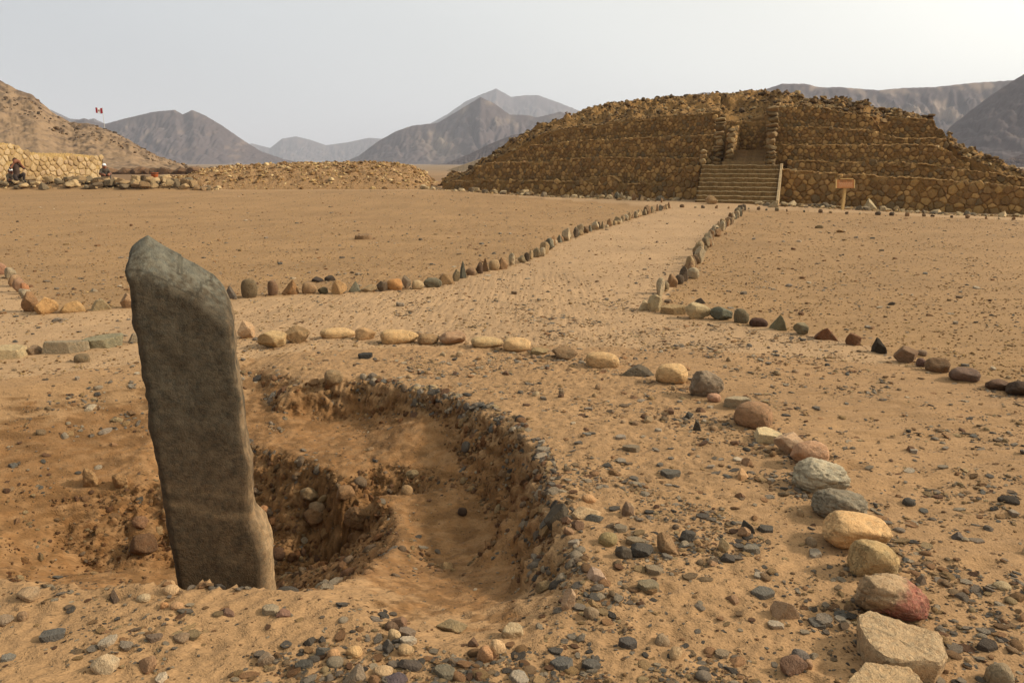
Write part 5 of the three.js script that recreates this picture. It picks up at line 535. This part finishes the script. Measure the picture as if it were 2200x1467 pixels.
hill('mountain', 'pointed mountain in the centre with a sand patch on its flank', HILLS.centre_mountain, { seed: 12, base: -6, amp: 0.38, sandC: [0.2, 0.145, 0.1], color: (x, y, z) => clamp(sstep(0.1, 0.5, fbm2(x / 60 + 12, y / 50, 4) - 0.08) * 0.6 + 0.9 * Math.exp(-(((x + 130 + (y - 30) * 0.9) / 38) ** 2) - ((y - 34) / 20) ** 2) * (0.8 + 0.5 * fbm2(x / 14, y / 14, 3)), 0, 1) });
hill('mountain', 'low dark spur at the foot of the centre mountain', HILLS.foothill, { seed: 14, base: -4 });
hill('mountain', 'small summit peeking over the pyramid crest', HILLS.behind_pyramid, { seed: 15, base: 60, nu: 60, nv: 20 });
hill('mountain', 'long sandy streaked ridge behind the pyramid at the right', HILLS.right_ridge, { seed: 21, base: -6, sandy: 0.3, amp: 0.42, freq: 6, nu: 320, sandC: [0.21, 0.15, 0.108] });
hill('mountain', 'dark steep mountain slope at the right edge', HILLS.right_slope, { seed: 24, base: -4, sandy: -0.15, amp: 0.2, nu: 240 });
hill('mountain', 'low spur at the foot of the right slope', HILLS.right_foot, { seed: 27, base: -3, sandy: 0.1 });
hill('dune', 'pale sand slope between the rubble mound and the pyramid', HILLS.dune, { seed: 30, base: -1, run: 2.6, amp: 0.02, rockC: [0.33, 0.225, 0.125], sandC: [0.37, 0.255, 0.145] });
const trackPts = [[-95, 9], [-80, 7.3], [-70, 6.1]];
hill('hill', 'near sandy hill at the left with dark rocks along its crest', HILLS.near_hill, { seed: 33, base: 0, run: 3.4, amp: 0.1, nu: 360, nv: 130, rockC: [0.105, 0.068, 0.043], sandC: [0.215, 0.138, 0.076], freq: 4, color: (x, y, z, v) => { const k = fbm2(x * 0.17 + 3, z * 0.17 - y * 0.2, 4), dk = sstep(0.16, 0.02, v) * 0.26; return 1 - 0.8 * sstep(0.16, 0.5, k + dk); } });
{ // dark boulders strewn along the crest of the near hill
  const R = rng(606), items = [], X = HILLS.near_hill; for (let i = 0; i < 1100; i++) { const x = lerp(-150, -46, R() ** 0.8), v = 0.30 * R() ** 2.2, top = poly(X, x, 1), z = poly(X, x, 2), L = Math.hypot(x, z), run = 3.4 * lerp(top, 36, 0.35) * v; const y = top * Math.pow(1 - v, 1.25) - 0.02 * top; if (fbm2(x * 0.12, v * 12, 2) < -0.12) continue; const s = Math.min(1.3, 0.22 * Math.pow(R() + 0.03, -0.4)); items.push([x - (x / L) * run, y, z - (z / L) * run, s * lerp(0.8, 1.4, R()), s * lerp(0.5, 0.9, R()), s, jitterNormal(UP, R, 0.5), R() * 6.28, pickOf(['4c3c2c', '5c4834', '3f3428', '6a543c', '80684c'], R), 'chip']); }
  scatter('', '', '', items).forEach((o) => add(o, 'crest_boulders', 'dark boulders strewn along the crest of the near left hill', 'boulders', null, 'stuff'));
}
// ------------------------------------------------------------------ rubble mound in the middle distance
{
  const nu = 150, nv = 46, pos = [], idx = [], xs = MOUND.map((p) => [p[0], p[1]]), x0 = -20.8, x1 = -4.2;
  const H = (x, v) => { const t = Math.max(0.15, poly(xs, x)) ; return lerp(0.15, t, Math.pow(Math.sin(Math.min(1, v) * Math.PI / 2), 0.85)) * (v > 1 ? Math.max(0, 1 - (v - 1) * 1.6) : 1) + (0.13 * fbm2(x * 0.9, v * 5, 4) + 0.05 * n2(x * 4, v * 20)) * Math.min(1, v * 4); };
  const Z = (x, v) => -42.6 - 0.15 * (x + 10) * 0.2 - v * 6.4; // v 1 = crest
  const X = (x, v) => x * (1 + 0.15 * 0);
  for (let i = 0; i <= nu; i++) for (let j = 0; j <= nv; j++) { const x = lerp(x0, x1, i / nu), v = (1.6 * j) / nv; pos.push(X(x), H(x, v), Z(x, v)); }
  for (let i = 0; i < nu; i++) for (let j = 0; j < nv; j++) { const a = i * (nv + 1) + j, b = a + nv + 1; idx.push(a, b, a + 1, b, b + 1, a + 1); }
  const g = new THREE.Group(); add(g, 'rubble_mound', 'long low mound of brown earth and broken stone in the middle distance', 'mound');
  part(g, 'earth_heap', boxUV(meshGeo(pos, idx), 1.5), matte({ color: hex('9c7850'), map: rockMap, bumpMap: rockBump, bumpScale: 0.04, roughness: 0.97 }));
  const R = rng(808), items = []; for (let i = 0; i < 3600; i++) { const x = lerp(x0 + 0.3, x1 - 0.3, R()), v = 1.1 * R() ** 0.7, s = Math.min(0.36, 0.07 * Math.pow(R() + 0.03, -0.42)); items.push([x, H(x, v), Z(x, v), s * lerp(0.8, 1.3, R()), s * lerp(0.4, 0.8, R()), s, jitterNormal(UP, R, 0.7), R() * 6.28, pickOf(['8c6c44', 'a5875a', '7a5c3a', 'b59a6c', '94744c', 'c0a880', '6a5238'], R), 'chip']); }
  scatter('', '', '', items).forEach((im) => { im.name = 'rubble'; im.userData.kind = 'stuff'; shade(im); g.add(im); });
}
{ // far brown outcrop left of the mound
  const R = rng(909); for (let i = 0; i < 44; i++) { const x = lerp(-39, -27, (i + 0.4 * R()) / 44) * 1.0, z = -79 - 0.4 * R(), w = lerp(0.5, 1.7, R() ** 2); placeStone([x, z, w, w * 0.5, w * 0.7, 'block', pickOf(['6a4e36', '7c5c40', '5c4634'], R), 4000 + i, `dark brown boulder of the outcrop at the near hill foot, ${ordinal(i + 1)} from the left`], 'boulder', 'stone', 'outcrop boulders at the foot of the near hill', { detail: 5, uv: 2 }); }
}
// ------------------------------------------------------------------ sign board
{
  const s = new THREE.Group(); s.position.set(11.9, groundH(11.9, -29.0), -29.0); s.rotation.y = 0.18; add(s, 'sign_board', 'orange wooden sign board on a pale post in front of the right terrace wall', 'sign');
  const wood = matte({ color: hex('c8a468'), map: rockMap, roughness: 0.8 }), board = matte({ color: hex('946234'), map: rockMap, roughness: 0.75 });
  const pg = new THREE.BoxGeometry(0.085, 0.86, 0.08, 1, 6, 1); pg.translate(0, 0.36, 0); const post = part(s, 'post', pg, wood); post.rotation.z = -0.035;
  const cv = document.createElement('canvas'); cv.width = 256; cv.height = 128; const c = cv.getContext('2d'); c.fillStyle = '#9a6636'; c.fillRect(0, 0, 256, 128); for (let i = 0; i < 40; i++) { c.fillStyle = `rgba(${90 + (i % 5) * 20},${45 + (i % 4) * 12},20,0.18)`; c.fillRect(0, (i * 53) % 128, 256, 2); } c.fillStyle = '#30241c'; c.fillRect(56, 20, 46, 11); c.fillRect(108, 22, 30, 8); c.fillRect(150, 20, 62, 9); c.fillStyle = '#b58a6c'; const R = rng(5); for (let r = 0; r < 4; r++) { let x = 34 + R() * 10; while (x < 215) { const w = 8 + R() * 20; c.fillRect(x, 46 + r * 17, w, 6); x += w + 6; } }
  const t = new THREE.CanvasTexture(cv); t.colorSpace = THREE.SRGBColorSpace;
  const b = part(s, 'board', new THREE.BoxGeometry(0.74, 0.3, 0.035), [board, board, board, board, matte({ map: t, roughness: 0.7 }), board]); b.position.set(-0.02, 0.92, 0.06); b.rotation.x = -0.12;
  const cap = part(s, 'top_rail', new THREE.BoxGeometry(0.5, 0.03, 0.07), wood); cap.position.set(0.03, 1.1, 0.04);
  for (const x of [-0.375, 0.335]) { const f = part(s, 'side_rail', new THREE.BoxGeometry(0.035, 0.3, 0.045), wood); f.position.set(x, 0.92, 0.06); f.rotation.x = -0.12; }
}
// ------------------------------------------------------------------ flag on the hill
{
  const f = new THREE.Group(); f.position.set(-66.34, 6.7, -134); add(f, 'flag_pole', 'red and white flag flying from a thin pole on the left hill', 'flag');
  const pole = new THREE.CylinderGeometry(0.035, 0.05, 3.75, 8); pole.translate(0, 1.87, 0); part(f, 'pole', pole, matte({ color: hex('b8b4ac'), roughness: 0.5 }));
  const cloth = (u0, u1) => { const g = new THREE.PlaneGeometry(u1 - u0, 0.84, 10, 8); g.translate((u0 + u1) / 2, 3.25, 0); const P = g.attributes.position; for (let i = 0; i < P.count; i++) { const x = P.getX(i); P.setZ(i, 0.09 * Math.sin(x * 6) * Math.min(1, -x * 2)); P.setY(i, P.getY(i) + 0.05 * Math.sin(x * 4.5)); } g.computeVertexNormals(); return g; };
  const red = matte({ color: hex('b81f2c'), roughness: 0.8, side: THREE.DoubleSide }), white = matte({ color: hex('e8e6e2'), roughness: 0.8, side: THREE.DoubleSide });
  const flag = new THREE.Group(); flag.name = 'flag'; f.add(flag); part(flag, 'red_stripe', cloth(-0.42, -0.04), red); part(flag, 'white_stripe', cloth(-0.8, -0.42), white); part(flag, 'red_stripe', cloth(-1.18, -0.8), red);
  const e = cloth(-0.71, -0.51); { const P = e.attributes.position; for (let i = 0; i < P.count; i++) { P.setY(i, 3.25 + (P.getY(i) - 3.25) * 0.3); P.setZ(i, P.getZ(i) + 0.02); } } part(flag, 'emblem', e, matte({ color: hex('9c6a54'), roughness: 0.8, side: THREE.DoubleSide }));
}
// ------------------------------------------------------------------ bucket, stake
{
  const b = new THREE.Group(); b.position.set(-18.95, 0.78, -43.1); add(b, 'bucket', 'orange bucket standing in the rubble bank', 'bucket');
  const o = matte({ color: hex('a5562a'), roughness: 0.6, side: THREE.DoubleSide });
  part(b, 'body', new THREE.LatheGeometry([[0.001, 0], [0.14, 0], [0.19, 0.3], [0.2, 0.34], [0.19, 0.34], [0.175, 0.28], [0.12, 0.02]].map(([x, y]) => new THREE.Vector2(x, y)), 24), o);
  const rim = part(b, 'rim', new THREE.TorusGeometry(0.195, 0.016, 8, 24), matte({ color: hex('3a2a20'), roughness: 0.7 })); rim.rotation.x = Math.PI / 2; rim.position.y = 0.29;
  const hd = part(b, 'handle', new THREE.TorusGeometry(0.19, 0.008, 6, 20, Math.PI), matte({ color: hex('55504a'), roughness: 0.5, metalness: 0.6 })); hd.position.y = 0.33; hd.rotation.x = 1.1;
  const st = new THREE.Group(); st.position.set(-18.44, 0.5, -48); add(st, 'wooden_stake', 'small pale stake standing at the left end of the rubble mound', 'stake'); const sg = new THREE.CylinderGeometry(0.03, 0.04, 0.75, 7); sg.translate(0, 0.36, 0); part(st, 'shaft', sg, rock('c0a060', 0.01)); const tip = new THREE.ConeGeometry(0.03, 0.08, 7); tip.translate(0, 0.78, 0); part(st, 'tip', tip, rock('c0a060', 0.01));
}
// ------------------------------------------------------------------ people
function body(bones, size, res) {           // bones: [a, b, ra, rb]; one continuous skin meshed from the blended distance field
  const mc = new MarchingCubes(res, matte({}), false, false, 60000), half = size / 2, A = new THREE.Vector3(), B = new THREE.Vector3(), p = new THREE.Vector3();
  mc.isolation = 0; const k = 0.03;
  for (let z = 0; z < res; z++) for (let y = 0; y < res; y++) for (let x = 0; x < res; x++) {
    p.set((x - res / 2) / (res / 2) * half, (y - res / 2) / (res / 2) * half, (z - res / 2) / (res / 2) * half); let s = 0;
    for (const [a, b, ra, rb] of bones) { A.fromArray(a); B.fromArray(b).sub(A); const q = p.clone().sub(A), t = clamp(q.dot(B) / Math.max(1e-9, B.lengthSq()), 0, 1), d = q.addScaledVector(B, -t).length() - lerp(ra, rb, t); s += Math.exp(-d / k); }
    mc.field[x + y * res + z * res * res] = k * Math.log(Math.max(s, 1e-30));
  }
  mc.update(); const n = mc.count, pos = new Float32Array(n * 3), nor = new Float32Array(n * 3); for (let i = 0; i < n * 3; i++) { pos[i] = mc.positionArray[i] * half; nor[i] = mc.normalArray[i]; }
  const g = new THREE.BufferGeometry(); g.setAttribute('position', new THREE.BufferAttribute(pos, 3)); const m = mergeVertices(g, 1e-4); m.computeVertexNormals(); return m;
}
function person(at, yaw, bones, label, colours, cap, size = 1.7) {
  const g = new THREE.Group(); g.position.set(...at); g.rotation.y = yaw; add(g, 'person', label, 'person', 'people resting by the yellow wall');
  const geo = body(bones.map(([a, b, ra, rb]) => [[a[0], a[1] - 0.7, a[2]], [b[0], b[1] - 0.7, b[2]], ra, rb]), size, 72); geo.translate(0, 0.7, 0);
  const P = geo.attributes.position, c = new Float32Array(P.count * 3), w = colours.map(hex), v = new THREE.Vector3(), A = new THREE.Vector3(), B = new THREE.Vector3();
  for (let i = 0; i < P.count; i++) { v.fromBufferAttribute(P, i); let best = 9, ci = 0; for (const [a, b, ra, rb, kc] of bones) { A.fromArray(a); B.fromArray(b).sub(A); const q = v.clone().sub(A), t = clamp(q.dot(B) / Math.max(1e-9, B.lengthSq()), 0, 1), d = q.addScaledVector(B, -t).length() - lerp(ra, rb, t); if (d < best) { best = d; ci = kc; } } w[ci].toArray(c, i * 3); }
  geo.setAttribute('color', new THREE.BufferAttribute(c, 3)); part(g, 'body', geo, matte({ vertexColors: true, roughness: 0.9 }));
  if (cap) { const [cx, cy, cz, colour] = cap, h = new THREE.SphereGeometry(0.112, 16, 10, 0, 6.283, 0, 1.65); h.translate(cx, cy, cz); const hat = part(g, 'cap', h, matte({ color: hex(colour), roughness: 0.85 })); const br = new THREE.CylinderGeometry(0.105, 0.11, 0.014, 16); br.translate(cx, cy, cz + 0.07); part(hat, 'brim', br, hat.material); }
  return g;
}
const hand = (w, dir) => [[-0.025, 0, 0.02], [-0.01, 0.01, 0.028], [0.005, 0.01, 0.03], [0.02, 0.005, 0.026], [0.035, -0.02, 0.0]].map(([a, b, l]) => [[w[0] + a, w[1] + b, w[2] + 0.03], [w[0] + a + dir[0] * 0.07, w[1] + b + dir[1] * 0.07, w[2] + 0.03 + dir[2] * 0.07], 0.012, 0.009, 0]);
// 0 skin, 1 shirt, 2 trousers, 3 hair, 4 shoes
const kneel = [[[0, 0.32, 0], [0, 0.62, 0.02], 0.14, 0.135, 1], [[0, 0.62, 0.02], [0, 0.84, 0.03], 0.135, 0.15, 1], [[-0.14, 0.86, 0.03], [0.14, 0.86, 0.03], 0.07, 0.07, 1], [[0, 0.88, 0.03], [0, 1.0, 0.05], 0.05, 0.05, 0], [[0, 1.05, 0.07], [0, 1.11, 0.05], 0.085, 0.1, 0], [[0, 1.13, 0.02], [0, 1.15, 0.04], 0.1, 0.09, 3], [[0, 1.05, 0.16], [0, 1.04, 0.165], 0.018, 0.016, 0],
  [[-0.2, 0.85, 0.03], [-0.32, 0.72, 0.2], 0.06, 0.048, 1], [[-0.32, 0.72, 0.2], [-0.1, 1.04, 0.22], 0.045, 0.034, 0], [[0.2, 0.85, 0.03], [0.32, 0.72, 0.2], 0.06, 0.048, 1], [[0.32, 0.72, 0.2], [0.1, 1.04, 0.22], 0.045, 0.034, 0], ...hand([-0.1, 1.04, 0.2], [0.6, 0.7, 0]), ...hand([0.1, 1.04, 0.2], [-0.6, 0.7, 0]),
  [[-0.1, 0.3, 0], [-0.16, 0.16, 0.36], 0.1, 0.075, 2], [[-0.16, 0.16, 0.36], [-0.16, 0.08, -0.06], 0.07, 0.05, 2], [[0.1, 0.3, 0], [0.2, 0.42, 0.36], 0.1, 0.075, 2], [[0.2, 0.42, 0.36], [0.2, 0.07, 0.34], 0.07, 0.05, 2], [[0.2, 0.05, 0.34], [0.2, 0.04, 0.5], 0.045, 0.04, 4], [[-0.16, 0.06, -0.06], [-0.16, 0.04, -0.18], 0.045, 0.04, 4]];
const sit = [[[0, 0.14, 0], [0, 0.4, 0.05], 0.15, 0.135, 1], [[0, 0.4, 0.05], [0, 0.6, 0.12], 0.135, 0.145, 1], [[-0.13, 0.62, 0.13], [0.13, 0.62, 0.13], 0.07, 0.07, 1], [[0, 0.64, 0.13], [0, 0.74, 0.17], 0.05, 0.05, 0], [[0, 0.79, 0.2], [0, 0.85, 0.18], 0.085, 0.1, 0], [[0, 0.87, 0.15], [0, 0.88, 0.17], 0.1, 0.09, 3], [[0, 0.79, 0.29], [0, 0.78, 0.295], 0.018, 0.016, 0],
  [[-0.19, 0.61, 0.13], [-0.27, 0.42, 0.28], 0.06, 0.048, 1], [[-0.27, 0.42, 0.28], [-0.12, 0.36, 0.5], 0.045, 0.034, 0], [[0.19, 0.61, 0.13], [0.27, 0.42, 0.28], 0.06, 0.048, 1], [[0.27, 0.42, 0.28], [0.12, 0.36, 0.5], 0.045, 0.034, 0], ...hand([-0.12, 0.36, 0.5], [0.3, -0.2, 0.8]), ...hand([0.12, 0.36, 0.5], [-0.3, -0.2, 0.8]),
  [[-0.1, 0.12, 0], [-0.16, 0.4, 0.36], 0.1, 0.075, 2], [[-0.16, 0.4, 0.36], [-0.14, 0.07, 0.48], 0.07, 0.05, 2], [[0.1, 0.12, 0], [0.18, 0.36, 0.38], 0.1, 0.075, 2], [[0.18, 0.36, 0.38], [0.2, 0.07, 0.52], 0.07, 0.05, 2], [[-0.14, 0.05, 0.48], [-0.14, 0.04, 0.62], 0.045, 0.04, 4], [[0.2, 0.05, 0.52], [0.21, 0.04, 0.66], 0.045, 0.04, 4]];
person([-25.6, 0.64, -42.0], 0.9, kneel, 'person kneeling in dark clothes by the yellow wall, hands raised to the face', ['7a4e38', '4a3a30', '3a302a', '1c1612', '2a2420'], null);
person([-22.9, 0.62, -45.7], 0.6, sit, 'person in dark clothes and white cap sitting at the right end of the yellow wall', ['7a4e38', '4c4236', '3c362e', '1c1612', '2a2420'], [0, 0.87, 0.18, 'e6e2da']);
person([-26.2, 0.36, -42.3], 1.2, sit, 'person with a white cap sitting half hidden at the left edge', ['7a4e38', '6a5a48', '4a4036', '1c1612', '2a2420'], [0, 0.87, 0.18, 'eceae4']);
renderer.render(scene, camera);
